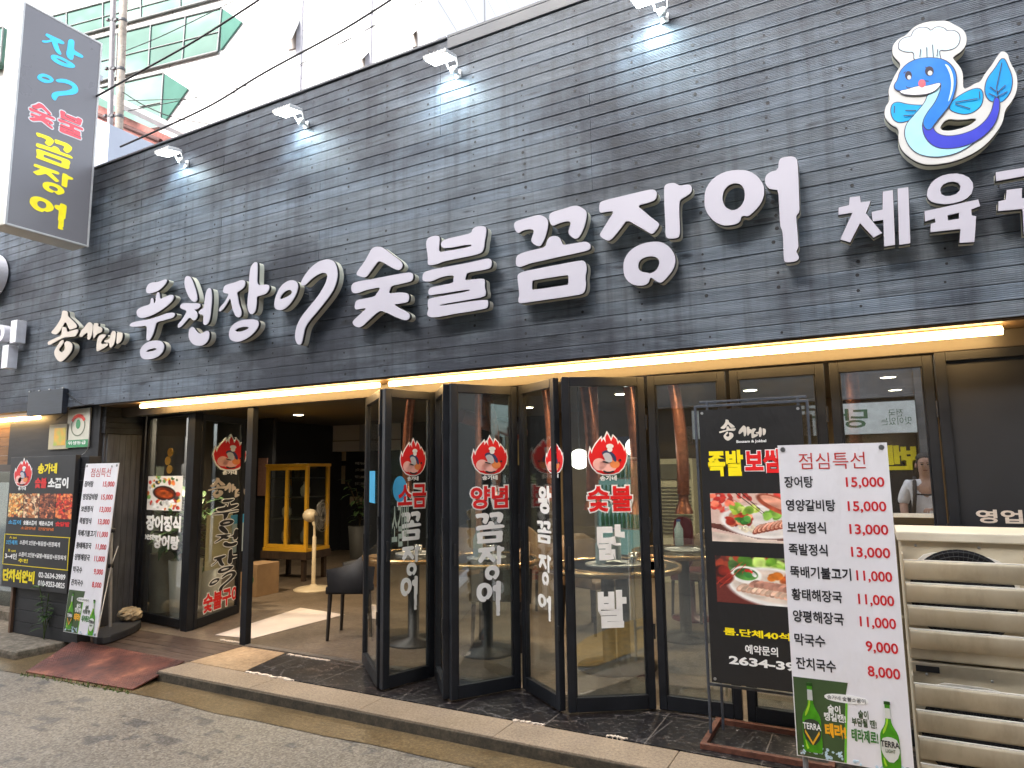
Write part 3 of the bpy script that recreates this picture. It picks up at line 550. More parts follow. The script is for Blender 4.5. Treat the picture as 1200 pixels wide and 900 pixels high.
for pts in ([(688, 480), (675, 420), (705, 280)], [(676, 450), (725, 405)], [(672, 440), (640, 415)], [(680, 470), (735, 440)], [(672, 470), (632, 450)], [(445, 500), (570, 480)], [(445, 510), (530, 535)], [(230, 545), (170, 545)], [(215, 570), (160, 575)], [(580, 440), (582, 480)], [(108, 560), (110, 520)], [(250, 250), (255, 205)], [(290, 250), (288, 195)], [(325, 250), (320, 180)], [(345, 245), (350, 205)], [(175, 412), (180, 420), (200, 420)], [(272, 380), (300, 384)], [(160, 340), (172, 330)], [(280, 305), (298, 312)]):
    place2d(curve_mesh([ejo(line(pts, 5), 0)], .0003), FS, .0068, em, 'drawn_line', OUT)
# ------------------------------------------------------------------ projecting blade sign
bx = -7.05
bs = thing('blade_sign', 'tall grey projecting lightbox sign with blue, pink and yellow lettering', 'sign', (bx-.14, 3.5, 3.96))
FBx = Fr((bx, 0, 0), (0, 1, 0)); rr = FBx.rect(4, 262, 101, 50)
y0, y1, z0, z1 = 3.165, 3.93, 3.965, 6.24
b = MB(); b.box((bx-.28, y0, z0), (bx-.004, y1, z1)); b.build('sign_box', M('box_cream', (.6, .57, .5), .5, .08, 3), bs, .008)
b = MB()
for a, c in (((y0-.004, z0-.004), (y0+.014, z1+.004)), ((y1-.014, z0-.004), (y1+.004, z1+.004)), ((y0+.014, z0-.004), (y1-.014, z0+.014)), ((y0+.014, z1-.014), (y1-.014, z1+.004))): b.box((bx-.02, a[0], a[1]), (bx+.006, c[0], c[1]))
b.build('sign_frame', M('frame_white', (.7, .69, .66), .4), bs, .002)
b = MB(); b.box((bx-.01, y0+.015, z0+.015), (bx+.001, y1-.015, z1-.015)); b.build('sign_face', M('sign_grey', (.17, .165, .175), .3, .05, 2, emit=((.3, .29, .31), .04)), bs)
CY = M('sign_cyan', srgb(70, 195, 240), .4, emit=(srgb(70, 195, 240), .08)); PK = M('sign_red', srgb(232, 90, 100), .4, emit=(srgb(232, 90, 100), .08)); YL = M('sign_yellow', srgb(250, 230, 35), .4, emit=(srgb(250, 230, 35), .08))
def bq(x0, y0_, x1, y1_): return FBx.rect(x0, y0_, x1, y1_)
def on_blade(key, px, mat, out=None, nm='lettering'):
    r = bq(*px); dw, dh = (r[2]-r[0])*.03, (r[3]-r[1])*.06; r = (r[0]+dw, r[1]+dh, r[2]-dw, r[3]-dh)
    if out: shape(GW[key], FBx, r, .003, out, bs, nm+'_outline', offset=.012)
    shape(GW[key], FBx, r, .0045, mat, bs, nm)
on_blade('jang', (49, 25, 97, 92), CY); on_blade('eo', (43, 74, 91, 132), CY)
on_blade('sut', (34, 114, 64, 154), PK, INKW); on_blade('bul', (68, 126, 97, 167), PK, INKW)
on_blade('kkom', (41, 151, 85, 203), YL); on_blade('jang2', (38, 188, 85, 236), YL); on_blade('eo2', (34, 224, 77, 273), YL)
b = MB()
for z in (4.4, 5.9): b.box((bx-.2, y1+.005, z), (bx-.12, 4.03, z+.06))
b.build('wall_bracket', STEEL, bs)
# ------------------------------------------------------------------ floodlights on the parapet
def flood(px, py, label):
    p = PY(px, py, 3.7); t = thing('floodlight', label, 'floodlight', (p.x, 3.98, p.z), 'floodlights along the top of the fascia')
    z = p.z+.03; y = 3.84; x = p.x; FL = Fr((x, y, z), (1, 0, 0), (0, .97, .2))  # face looks down and back at the wall
    hw = M('flood_white', (.75, .75, .73), .4)
    b = MB(); b.box((-.1, -.075, .0), (.1, .075, .028), FL)
    for i in range(6): b.box((-.085+i*.033, -.06, .0285), (-.079+i*.033, .06, .04), FL)
    b.build('lamp_housing', hw, t, .004)
    b = MB(); b.box((-.088, -.063, -.005), (.088, .063, -.0005), FL); b.build('lamp_lens', FLOODG, t)
    b = MB(); b.tube([(x+.01, y+.05, z+.015), (x+.02, y+.08, z-.03), (x+.045, y+.095, z-.05)], .007, 6); b.build('yoke', hw, t); b = MB(); b.tube([(x+.106, y+.05, z+.015), (x+.1, y+.08, z-.03), (x+.075, y+.095, z-.05)], .007, 6); b.build('yoke', hw, t)
    b = MB(); b.lathe((x+.06, 3.935, z-.05), [(.015, -.025), (.026, -.022), (.03, 0), (.026, .022), (.015, .025)], 14, 'x'); b.tube([(x+.06, 3.935, z-.05), (x+.06, 3.96, z-.055), (x+.06, 3.996, z-.055)], .012, 8); b.box((x+.035, 3.988, z-.085), (x+.085, 3.9975, z-.025)); b.build('mounting_arm', hw, t)
    l = bpy.data.lights.new('floodlight_beam', 'SPOT'); l.energy = 6.5; l.color = (.72, .94, 1); l.spot_size = math.radians(150); l.spot_blend = 1.; l.shadow_soft_size = .05
    o = bpy.data.objects.new('floodlight_beam', l); C.objects.link(o); o.parent = t; q = Vector((x, y+.03, z-.035)); o.location = q-t.location; o.rotation_euler = (Vector((x+.03, 4.0, z-.5))-q).to_track_quat('-Z', 'Y').to_euler()
flood(181, 176, 'white floodlight nearest the blade sign, leftmost on the parapet'); flood(322, 127, 'white floodlight second from the blade sign'); flood(503, 62, 'white floodlight near the beige building edge'); flood(752, -12, 'white floodlight above the upper edge of the photo, over 꼼')
# ------------------------------------------------------------------ folding doors
ATT = attr_mat('printed_picture', .5)
FLAME = [P2('0.5,1 .56,.9 .6,.8 .63,.86 .66,.93 .74,.85 .78,.72 .82,.78 .9,.68 .94,.55 .97,.6 1,.45 .97,.3 .9,.16 .78,.05 .62,0 .38,0 .22,.05 .1,.16 .03,.3 0,.45 .04,.6 .08,.5 .12,.62 .2,.74 .28,.83 .33,.88 .34,.78 .4,.86 .46,.76 .45,.9')]
def flame(fr, rect, n, parent, side=1):
    """flame crest: red flame with white edge round a white-capped cook, fish and pink cheek"""
    u0, v0, u1, v1 = rect; vb = v0+(v1-v0)*.14; R = (u0, vb, u1, v1); w = u1-u0; h = v1-vb
    shape(FLAME, fr, R, n, INKW, parent, 'crest_edge', offset=w*.03); shape(FLAME, fr, R, n+.001, INKR, parent, 'crest_flame')
    def e(pts, m, lv, nm, it=1): place2d(curve_mesh([chaikin([(u0+x*w, vb+y*h) for x, y in pts], it)], .0003), fr, n+.001+.0009*lv, parent, nm, m)
    pk = M('crest_pink', srgb(245, 185, 175), .5); or_ = M('crest_orange', srgb(235, 140, 80), .5); gy = M('crest_grey', (.55, .55, .58), .5); dk = M('crest_navy', srgb(50, 60, 100), .5)
    e(ellipse(.27, .24, .17, .15), pk, 1, 'crest_cheek'); e(ellipse(.5, .2, .24, .16), pk, 1, 'crest_chin'); e(ellipse(.68, .24, .13, .1), or_, 2, 'crest_snout')
    e([(.33, .5), (.4, .58), (.55, .58), (.7, .46), (.74, .3), (.66, .3), (.62, .42), (.5, .48), (.42, .44)], dk, 3, 'crest_fish_back'); e([(.36, .48), (.45, .53), (.56, .5), (.62, .38), (.6, .28), (.46, .28), (.4, .4)], gy, 4, 'crest_fish_belly')
    e(ellipse(.56, .68, .1, .06), INKW, 4, 'crest_cap'); e(ellipse(.56, .6, .07, .06), INKW, 4, 'crest_cap'); e([(.35, .3), (.5, .26), (.52, .29), (.36, .33)], INKK, 5, 'crest_eye'); e([(.36, .1), (.5, .05), (.66, .09), (.66, .05), (.5, .01), (.36, .05)], INKK, 5, 'crest_collar'); e([(.76, .33), (.84, .38), (.86, .3)], INKK, 5, 'crest_fish_tail')
    text('송가네', fr, (u0+w*.28, v0, u1-w*.28, v0+(v1-v0)*.11), n, INKW, parent, 'crest_name', bold=.03)
GD = 'glass doors of the folding front'
def door(a, b_, label, closed=False, z0=.135, z1=2.192, glass=None, group=GD, name='folding_door'):
    fr = fr2(a, b_); Lw = math.hypot(b_[0]-a[0], b_[1]-a[1]); mid = ((a[0]+b_[0])/2, (a[1]+b_[1])/2, z0)
    t = thing(name, label, 'glass door', mid, group); s = .052; d = .021
    m = MB(); m.box((.004, z0, -d), (s, z1, d), fr); m.box((Lw-s, z0, -d), (Lw-.004, z1, d), fr); m.box((s+.0005, z0, -d), (Lw-s-.0005, z0+.085, d), fr); m.box((s+.0005, z1-.062, -d), (Lw-s-.0005, z1, d), fr)
    # raised glazing bead
    for q in ((s+.0005, z0+.0855, s+.010, z1-.0625), (Lw-s-.010, z0+.0855, Lw-s-.0005, z1-.0625)): m.box((q[0], q[1], -.012), (q[2], q[3], .014), fr)
    m.build('frame', DARK, t, .004)
    m = MB(); m.box((s+.002, z0+.0855, -.003), (Lw-s-.002, z1-.0625, .003), fr); m.build('glass_pane', glass or GLASS, t)
    for z in (.55, 1.2, 1.85):
        m = MB(); m.tube([fr.p(Lw-.001, z, d+.003), fr.p(Lw-.001, z+.09, d+.003)], .0075, 8); m.build('hinge', HINGE, t)
    m = MB(); m.box((.02, .98, d), (.036, 1.12, d+.008), fr); m.build('latch', HINGE, t, .002)
    return t, fr, Lw
def pb(px, py): p = PZ(px, py, .135); return (p.x, p.y)
A0, A1 = (-3.60, 4.285), (-3.085, 3.835)
B0, B1 = (-3.055, 3.805), pb(508, 792); C0 = (B1[0]+.02, B1[1]+.02); C1 = (-2.545, 3.84)
D0, D1 = (-2.515, 3.835), (-2.225, 4.265); E0, E1 = (-2.19, 4.265), (-1.775, 3.965); F0_, F1 = (-1.745, 3.965), (-1.285, 4.27); G0, G1_ = (-1.265, 4.275), (-.77, 4.3)
dA = door(A0, A1, 'folded glass door leaf seen edge-on beside the open entrance')
dB = door(B0, B1, 'folding glass door leaf with red 소금 and white 꼼장어 lettering')
dC = door(C0, C1, 'folded glass door leaf seen edge-on between 소금 and 양념')
dD = door(D0, D1, 'folding glass door leaf with red 양념 lettering', glass=GLASS_DIRTY)
dE = door(E0, E1, 'narrow-looking folding glass door leaf with white 왕꼼장어 lettering')
dF = door(F0_, F1, 'folding glass door leaf with red 숯불 and white 닭발 lettering', glass=GLASS_DIRTY)
dG = door(G0, G1_, 'plain glass door leaf behind the black food banner, left of it', glass=GLASS_DIRTY)
dH = door((-.75, 4.3), (-.21, 4.3), 'plain glass door leaf mostly hidden behind the black food banner', glass=GLASS_DIRTY)
dI = door((-.19, 4.3), (.33, 4.3), 'plain glass door leaf behind the white menu banner, mirroring a man', glass=GLASS_MIRROR)
NG = .0045
def dtext(d, s, px, mat, bold=.02, outline=None, **k): return text(s, d[1], d[1].rect(*px), NG, mat, d[0], bold=bold, outline=outline, **k)
def dglyph(d, key, px, mat): return shape(GW[key], d[1], d[1].rect(*px), NG, mat, d[0], 'lettering')
def dflame(d, px): flame(d[1], d[1].rect(*px), NG, d[0])
dflame(dB, (469, 515, 498, 563)); dtext(dB, '소금', (466, 568, 499, 594), INKR, .03, INKW)
dglyph(dB, 'kkom', (470, 600, 493, 632), INKW); dglyph(dB, 'jang2', (471, 640, 492, 673), INKW); dglyph(dB, 'eo2', (469, 677, 489, 714), INKW)
dflame(dD, (553, 512, 594, 562)); dtext(dD, '양념', (551, 570, 595, 595), INKR, .03, INKW)
dglyph(dD, 'kkom', (557, 601, 591, 635), INKW); dglyph(dD, 'jang2', (560, 641, 591, 678), INKW); dglyph(dD, 'eo2', (558, 683, 587, 721), INKW)
dflame(dE, (640, 520, 661, 560)); dtext(dE, '왕', (631, 569, 647, 603), INKW, .045); dglyph(dE, 'kkom', (630, 609, 647, 638), INKW); dglyph(dE, 'jang2', (632, 648, 647, 688), INKW); dglyph(dE, 'eo2', (631, 694, 647, 729), INKW)
dflame(dF, (689, 508, 735, 563)); dtext(dF, '숯불', (688, 570, 741, 599), INKR, .03, INKW); dtext(dF, '닭', (699, 615, 733, 656), INKW, .055); dtext(dF, '발', (700, 692, 735, 735), INKW, .055)
# coloured stickers on the folded leaves
def sticker(d, px, mat, label):
    r = d[1].rect(*px); m = MB(); m.prism([(r[0]+(r[2]-r[0])*x, r[1]+(r[3]-r[1])*y) for x, y in ellipse(.5, .5, .5, .5, 20)] if label == 'round' else [(r[0], r[1]), (r[2], r[1]), (r[2], r[3]), (r[0], r[3])], d[1], NG, NG+.0008); return m.build('sticker', mat, d[0])
sticker(dA, (434, 552, 440, 590), M('sticker_blue', srgb(70, 165, 215), .4), 'sq')
sticker(dB, (460, 558, 476, 588), M('sticker_blue', srgb(70, 165, 215), .4), 'round')
text('소갈비', dB[1], dB[1].rect(459, 590, 478, 640), NG, M('sticker_pale', (.42, .5, .42), .5), dB[0], bold=.02)
# ------------------------------------------------------------------ fixed windows left of the entrance
wA = door((-6.79, 4.53), (-5.96, 4.445), 'fixed window with plants and white 장어정식 lettering behind the rusty ramp', z0=.13, z1=2.25, group='fixed windows at the left', name='shop_window')
wA[0]['category'] = 'window'
wB = door((-5.875, 4.47), (-6.13, 5.22), 'glass panel turned inward at the entrance with 풍천장어 lettering', z0=.125, z1=2.2, group='fixed windows at the left', name='shop_window')
wB[0]['category'] = 'window'
r = wA[1].rect(174, 558, 213, 599); pc = Pic(64, 62, (235, 232, 226), 3)
pc.blobs(60, 0, 0, 1, 1, [(250, 250, 248), (190, 60, 40), (60, 110, 50), (240, 200, 90), (70, 60, 60), (230, 120, 60), (120, 170, 90)], .03, .08)
pc.ell(.5, .5, .33, .2, (30, 22, 20), .15); pc.ell(.5, .5, .29, .16, (120, 45, 20), .15, .4); pc.ell(.5, .52, .24, .1, (170, 75, 30), .15, .5); pc.blobs(8, .2, .7, .8, .95, [(225, 60, 40), (40, 100, 50), (240, 240, 235)], .04, .09)
pc.build(wA[1], r, NG, wA[0], 'dish_picture', ATT)
dtext(wA, '장어정식', (172, 603, 212, 624), INKW, .05); dtext(wA, '장어탕', (180, 626, 210, 645), INKW, .05); dtext(wA, 'best', (169, 623, 181, 633), INKW, .02)
for (x, y, c) in ((200, 530, 0), (197, 540, 0), (199, 550, 0)): sticker(wA, (x-3, y-5, x+3, y+5), M('gold_vinyl', srgb(190, 150, 70), .3, .1, 8, 0, .6), 'round')
WB = wB
flame(WB[1], WB[1].rect(251, 510, 287, 556), NG, WB[0])
for key, px in (('song', (244, 560, 264, 583)), ('sa', (263, 566, 276, 577)), ('ne', (275, 572, 289, 582))): shape(GW[key], WB[1], WB[1].rect(*px), NG, M('cream_vinyl', (.75, .7, .55), .5), WB[0], 'lettering')
for key, px in (('pung', (248, 586, 280, 614)), ('cheon', (251, 617, 279, 639)), ('jang', (247, 648, 279, 667)), ('eo', (244, 676, 276, 688))):
    rr_ = WB[1].rect(*px); rr_ = (rr_[0]+.01, rr_[1], rr_[2]-.01, rr_[3]); shape(GW[key], WB[1], rr_, NG, INKW, WB[0], 'lettering_outline', offset=.006); shape(GW[key], WB[1], rr_, NG+.0012, INKK, WB[0], 'lettering', offset=-.003)
dtext(WB, '숯불구이', (238, 697, 279, 705), INKR, .035, INKW)
m = MB(); r = WB[1].rect(243, 604, 271, 662); m.fbox(WB[1], r, -.008, -.0055); m.build('paper_notice', M('yellowed_paper', (.55, .47, .27), .8, .08, 5), WB[0])
m = MB(); r = WB[1].rect(271, 604, 288, 645); m.fbox(WB[1], r, -.008, -.0055); m.build('paper_notice', M('pale_blue_paper', (.4, .5, .55), .8, .08, 5), WB[0])
m = MB(); r = WB[1].rect(271, 604, 288, 612); m.fbox(WB[1], r, -.0052, -.0042); m.build('notice_header', M('sticker_blue', srgb(70, 165, 215), .4), WB[0])
# ------------------------------------------------------------------ white menu banner on a frame stand (right)
MENU = [('장어탕', '15,000'), ('영양갈비탕', '15,000'), ('보쌈정식', '13,000'), ('족발정식', '13,000'), ('뚝배기불고기', '11,000'), ('황태해장국', '11,000'), ('양평해장국', '11,000'), ('막국수', '9,000'), ('잔치국수', '8,000')]
RED2 = M('menu_red', srgb(205, 32, 40), .5, .05); REDT = M('title_red', srgb(190, 50, 45), .5, .05); BLK2 = M('menu_black', (.02, .02, .025), .5)
def vinyl_mat(name, col):
    k = NT(name); n = k.noise(k.geo((1, 1, .6)), 5, 5, .6); k.l(k.ramp(n, [(.3, tuple(c*.93 for c in col)), (.7, col)]), k.b.inputs['Base Color']); k.b.inputs['Roughness'].default_value = .42; k.bump(k.noise(k.geo((1, 1, .5)), 5, 4), .8, .02); return k.m
VINW = vinyl_mat('white_banner_vinyl', (.86, .845, .88)); VINK = vinyl_mat('black_banner_vinyl', (.016, .0155, .016))
def bottle(fr, r, n, parent, pale):
    u0, v0, u1, v1 = r; w, h = u1-u0, v1-v0
    def e(pts, m, lv, nm, it=1): place2d(curve_mesh([chaikin([(u0+x*w, v0+y*h) for x, y in pts], it)], .0003), fr, n+.0009*lv, parent, nm, m)
    g = M('bottle_green', srgb(70, 150, 20), .35, .3, 25); g2 = M('bottle_lime', srgb(165, 215, 50), .35, .2, 25); dkg = M('bottle_dark', srgb(35, 75, 20), .4)
    e([(.36, 1), (.64, 1), (.66, .97), (.63, .93), (.64, .72), (.72, .64), (.95, .54), (1, .45), (1, .03), (.9, 0), (.1, 0), (0, .03), (0, .45), (.05, .54), (.28, .64), (.36, .72), (.37, .93), (.34, .97)], g, 0, 'bottle_print')
    e([(.42, .9), (.5, .9), (.5, .7), (.4, .62), (.3, .55), (.16, .5), (.2, .58), (.36, .66), (.42, .74)], g2, 1, 'bottle_shine'); e([(.1, .2), (.22, .1), (.3, .05), (.14, .04)], g2, 1, 'bottle_shine')
    e([(.34, 1), (.66, 1), (.67, .955), (.33, .955)], dkg, 2, 'bottle_cap', 0)
    lab = M('label_pale', (.7, .72, .66), .5) if pale else M('label_dark', srgb(50, 60, 45), .5)
    e([(.03, .44), (.5, .49), (.97, .44), (.97, .22), (.5, .08), (.03, .22)], lab, 2, 'bottle_label'); e([(.37, .9), (.63, .9), (.64, .75), (.36, .75)], lab if pale else M('label_silver', (.5, .52, .5), .4), 2, 'neck_label', 0)
    text('TERRA', fr, (u0+.02*w, v0+.33*h, u1-.02*w, v0+.42*h), n+.003, BLK2 if pale else INKW, parent, bold=.02)
    if not pale: e(line([(.12, .3), (.5, .13), (.88, .3)], .045), M('label_gold', srgb(225, 170, 40), .4), 3, 'label_chevron', 0)
    else: text('LIGHT', fr, (u0+.25*w, v0+.25*h, u1-.25*w, v0+.3*h), n+.003, dkg, parent)
def menu_banner(parent, fr, R, n, detail=True):
    u0, v0, u1, v1 = R; w, h = u1-u0, v1-v0
    m = MB(); nx, nz = 10, 30
    vs = []; 
    for j in range(nz+1):
        for i in range(nx+1):
            x, z = i/nx, j/nz; wv = .002*math.sin(x*5+z*7) if not detail else .0012*math.sin(x*6+z*9); vs.append(fr.p(u0+w*x, v0+h*z, n-.0006-abs(wv)*.4))
    m.add(vs, [(j*(nx+1)+i, j*(nx+1)+i+1, (j+1)*(nx+1)+i+1, (j+1)*(nx+1)+i) for j in range(nz) for i in range(nx)], True)
    m.add([fr.p(u0, v0, n-.0075), fr.p(u1, v0, n-.0075), fr.p(u1, v1, n-.0075), fr.p(u0, v1, n-.0075)], [(3, 2, 1, 0)])
    for q in ((u0, v0, u1, v0+.002), (u0, v1-.002, u1, v1), (u0, v0+.002, u0+.002, v1-.002), (u1-.002, v0+.002, u1, v1-.002)): m.fbox(fr, q, n-.0074, n-.0008)
    m.build('banner_sheet', VINW, parent)
    f = lambda x0, y0, x1, y1: (u0+w*x0, v0+h*y0, u0+w*x1, v0+h*y1)
    text('점심특선', fr, f(.195, .918, .8, .972), n, REDT, parent, 'title', bold=-.003)
    ys = [.883, .806, .733, .661, .588, .515, .446, .372, .297]; xr = [.27, .46, .36, .36, .555, .46, .46, .28, .36]; xn = [.615, .615, .615, .615, .645, .645, .645, .68, .68]
    for i, (a, p) in enumerate(MENU):
        if not detail: p_m = RED2
        text(a, fr, f(.045, ys[i]-.026, .045+xr[i], ys[i]+.012), n, BLK2, parent, 'dish_name', bold=.021); text(p, fr, f(xn[i], ys[i]-.029, .95, ys[i]+.008), n, RED2, parent, 'price', bold=.018)
    # printed beer advertisement at the foot
    dg = M('ad_green', srgb(62, 84, 48), .5, .12, 10)
    m = MB(); m.prism([(u0+.004, v0+.004), (u0+w*.42, v0+.004), (u0+w*.47, v0+h*.2), (u0+w*.5, v0+h*.245), (u0+.004, v0+h*.245)], fr, n-.0028, n+.0002); m.build('ad_panel', dg, parent)
    m = MB(); m.prism([(u0+w*.421, v0+.004), (u0+w*.44, v0+.004), (u0+w*.49, v0+h*.2), (u0+w*.471, v0+h*.2)], fr, n-.0028, n+.0002); m.build('ad_stripe', M('ad_lime', srgb(110, 190, 50), .5), parent)
    ice = M('ad_ice', srgb(190, 215, 235), .3, .3, 60); m = MB(); rn = random.Random(2)
    for k in range(46):
        cx = rn.uniform(.03, .42 if k < 32 else .9); cx = cx if k < 32 else rn.uniform(.5, .95); cyy = rn.uniform(.006, .034)*(1 if k < 32 else .5); q = rn.uniform(.008, .02)
        m.prism([(u0+w*cx+q*w*math.cos(t+k)*rn.uniform(.7, 1.2), max(v0+.002, v0+h*cyy+q*w*math.sin(t+k))) for t in (0, 1.3, 2.5, 3.8, 5)], fr, n-.001, n+.0003+.00004*k)
    m.build('ad_ice', ice, parent)['kind'] = 'stuff'
    bottle(fr, f(.07, .018, .24, .232), n+.0025, parent, False); bottle(fr, f(.74, -.0+.005, .9, .205), n+.0025, parent, True)
    m = MB(); m.prism(chaikin([f(.285, .183, .285, .183)[:2], f(.665, .183, .665, .183)[:2], f(.665, .208, .665, .208)[:2], f(.285, .208, .285, .208)[:2]], 2), fr, n-.0028, n+.0006); m.build('ad_pill', INKW, parent)
    text('송가네 숯불소꼼이', fr, f(.31, .189, .64, .202), n+.0008, BLK2, parent, bold=.0); text('술이\n땡길땐!', fr, f(.27, .122, .46, .172), n, INKW, parent, bold=.03); text('테라!', fr, f(.27, .072, .455, .115), n, M('ad_orange', srgb(245, 175, 30), .5), parent, bold=.05)
    text('술이\n부담될 땐!', fr, f(.51, .118, .72, .168), n, dg, parent, bold=.02); text('테라제로!', fr, f(.5, .072, .725, .11), n, M('ad_green2', srgb(60, 125, 50), .5), parent, bold=.03)
    st = M('eyelet', (.3, .3, .3), .35, .1, 10, 0, .9)
    for x, y in ((.05, .985), (.95, .985), (.05, .012), (.95, .012)):
        m = MB(); q = f(x, y, x, y); a = ellipse(q[0], q[1], .011, .011, 14); m.prism(a, fr, n-.003, n+.001); m.build('eyelet', st, parent)
MF = Fr((0, 3.28, 0), (1, 0, 0)); mr = MF.rect(910, 522, 1063, 520); tl = MF.uv(911, 522); tr_ = MF.uv(1041, 520); bl_ = MF.uv(926, 884)
R = (tl[0], bl_[1], tr_[0]-.005, tl[1])
mb = thing('menu_banner_stand', 'white lunch menu banner on a stand, right, in front of the outdoor units', 'menu banner', ((R[0]+R[2])/2, 3.3, 0), 'white lunch menu banners')
menu_banner(mb, MF, R, 0)
m = MB()
for x in (R[0]+.03, R[2]-.03): m.tube([MF.p(x, .02, -.025), MF.p(x, R[3]-.015, -.022)], .011, 8)
for z in (.3, R[3]-.02): m.tube([MF.p(R[0]+.03, z, -.023), MF.p(R[2]-.03, z, -.023)], .011, 8)
for x in (R[0]+.03, R[2]-.03): m.tube([MF.p(x, .014, -.2), MF.p(x, .014, .1)], .012, 8)
m.build('stand_frame', M('stand_grey', (.2, .21, .23), .5, .2), mb)
# ------------------------------------------------------------------ black food banner on a rusty-footed frame
AF = Fr((0, 3.93, 0), (1, 0, 0)); tl = AF.uv(817, 481); br = AF.uv(925, 815); bl2 = AF.uv(842, 800)
R2 = (tl[0]+.008, bl2[1], tl[0]+.555, tl[1])
fb = thing('food_banner_stand', 'tall black food banner with yellow and red lettering on a rusty-footed frame', 'food banner', ((R2[0]+R2[2])/2, 4.0, .12))
m = MB(); m.fbox(AF, R2, -.006, -.001); m.build('banner_sheet', VINK, fb)
sg = M('stand_steel', (.085, .095, .115), .45, .25, 30, .05, .5); m = MB()
for dx in (-.022, .03): m.box((R2[0]+dx-.012, .15, -.045-(.0 if dx < 0 else .08)), (R2[0]+dx+.002, R2[3]+.03+(.03 if dx > 0 else 0), -.031-(.0 if dx < 0 else .08)), AF)
for dx in (.022, -.03): m.box((R2[2]+dx-.002, .15, -.045-(.0 if dx > 0 else .08)), (R2[2]+dx+.012, R2[3]+.03+(.03 if dx < 0 else 0), -.031-(.0 if dx > 0 else .08)), AF)
for z in (R2[1]-.03, R2[3]+.018): m.box((R2[0]-.02, z, -.0445), (R2[2]+.02, z+.014, -.0315), AF)
m.box((R2[0]-.02, R2[3]+.05, -.1245), (R2[2]+.02, R2[3]+.062, -.1115), AF)
m.build('stand_frame', sg, fb, .001)
rf = plank_mat('rusty_foot', (.07, .025, .015), (.14, .05, .03), (.22, .09, .05), (9, 9, 9)); m = MB(); x0, x1 = R2[0]-.05, R2[2]+.05
for q in ((x0, .1215, .1, x1, .15, .13), (x0, .1215, -.3, x1, .15, -.27), (x0, .1215, -.269, x0+.03, .15, .099), (x1-.03, .1215, -.269, x1, .15, .099)): m.box(q[:3], q[3:], AF)
m.build('stand_foot', rf, fb, .002)
def ap(px): return AF.rect(*px)
for key, px in (('song', (842, 492, 863, 516)), ('sa', (865, 499, 882, 511)), ('ne', (880, 501, 898, 513))): shape(GW[key], AF, ap(px), .0005, M('logo_cream', (.66, .6, .52), .5), fb, 'logo_lettering')
text('Bossam & Jokbal', AF, ap((863, 516, 898, 519)), .0005, INKW, fb, bold=.02)
text('족발', AF, ap((829, 528, 872, 558)), .0005, INKY, fb, bold=.05); text('보쌈', AF, ap((872, 527, 918, 554)), .0005, INKR, fb, bold=.045, outline=INKW, ow=.035)
r1 = ap((832, 578, 915, 637)); r1 = (r1[0], r1[1], R2[2]-.012, r1[3]); p = Pic(110, 72, (214, 182, 168), 4)
p.blobs(60, 0, 0, 1, .35, [(225, 195, 185), (200, 160, 145), (190, 60, 50)], .02, .06); p.poly([(0, .8), (1, 1), (1, 1.1), (0, 1.1)], (215, 195, 180)); p.poly([(0, .72), (.5, .93), (1, .95), (1, .86), (0, .62)], (95, 50, 40))
p.ell(.55, .58, .45, .22, (238, 233, 228), .08, .06); p.ell(.55, .57, .41, .185, (220, 212, 205), .08, .06); p.blobs(30, .2, .38, .42, .62, [(170, 45, 25), (205, 80, 40), (120, 30, 20), (225, 150, 110)], .03, .06); p.blobs(18, .22, .25, .5, .4, [(175, 200, 70), (120, 160, 50), (200, 215, 110)], .03, .06); p.blobs(12, .3, .5, .4, .6, [(50, 110, 40), (80, 140, 60)], .03, .05); p.blobs(10, .6, .36, .72, .48, [(110, 170, 50), (150, 200, 80)], .03, .06); p.blobs(10, .3, .66, .45, .78, [(240, 230, 200), (225, 210, 180)], .025, .035); p.ell(.75, .25, .28, .1, (160, 70, 45), .5, .4); p.ell(.72, .2, .2, .06, (215, 150, 125), .5, .3)
for i in range(11): p.ell(.5+.045*i, .73-.02*i, .085, .035, (135, 55, 35), -.9, .2); p.ell(.5+.045*i, .715-.02*i, .07, .026, (222, 165, 140), -.9, .25); p.ell(.5+.045*i, .725-.02*i, .05, .013, (185, 110, 85), -.9, .3)
for a in ((.28, .0, .55, .42), (.34, .0, .57, .4)): p.poly([(a[0], a[1]), (a[0]+.02, a[1]), (a[2]+.01, a[3]), (a[2], a[3])], (85, 40, 30))
p.blobs(14, .0, .05, .25, .3, [(205, 60, 45), (235, 120, 90), (180, 40, 35)], .03, .05); p.build(AF, r1, .0005, fb, 'food_picture', ATT)
r2 = ap((838, 651, 918, 711)); r2 = (r2[0], r2[1], R2[2]-.012, r2[3]); p = Pic(110, 72, (105, 45, 38), 6)
p.blobs(50, 0, 0, 1, .3, [(70, 100, 50), (60, 40, 35), (150, 60, 40), (120, 140, 80)], .04, .09); p.blobs(26, .3, .08, .85, .38, [(110, 165, 45), (150, 195, 70), (80, 130, 40), (185, 215, 110)], .05, .1); p.ell(.62, .62, .5, .27, (240, 236, 230), .12, .05); p.ell(.62, .6, .45, .22, (222, 205, 190), .12, .1); p.ell(.33, .38, .17, .12, (240, 238, 232), .1, .05); p.ell(.33, .37, .13, .085, (70, 120, 50), .1, .5); p.blobs(6, .3, .3, .42, .42, [(215, 45, 35), (60, 130, 60), (240, 240, 235)], .03, .05)
for i in range(12): p.ell(.28+.05*i, .66+.012*i, .075, .04, (205, 160, 135), -.7, .25); p.ell(.28+.05*i, .645+.012*i, .06, .026, (225, 190, 165), -.7, .25)
for i in range(10): p.ell(.42+.05*i, .56+.01*i, .07, .04, (190, 135, 115), -.6, .3)
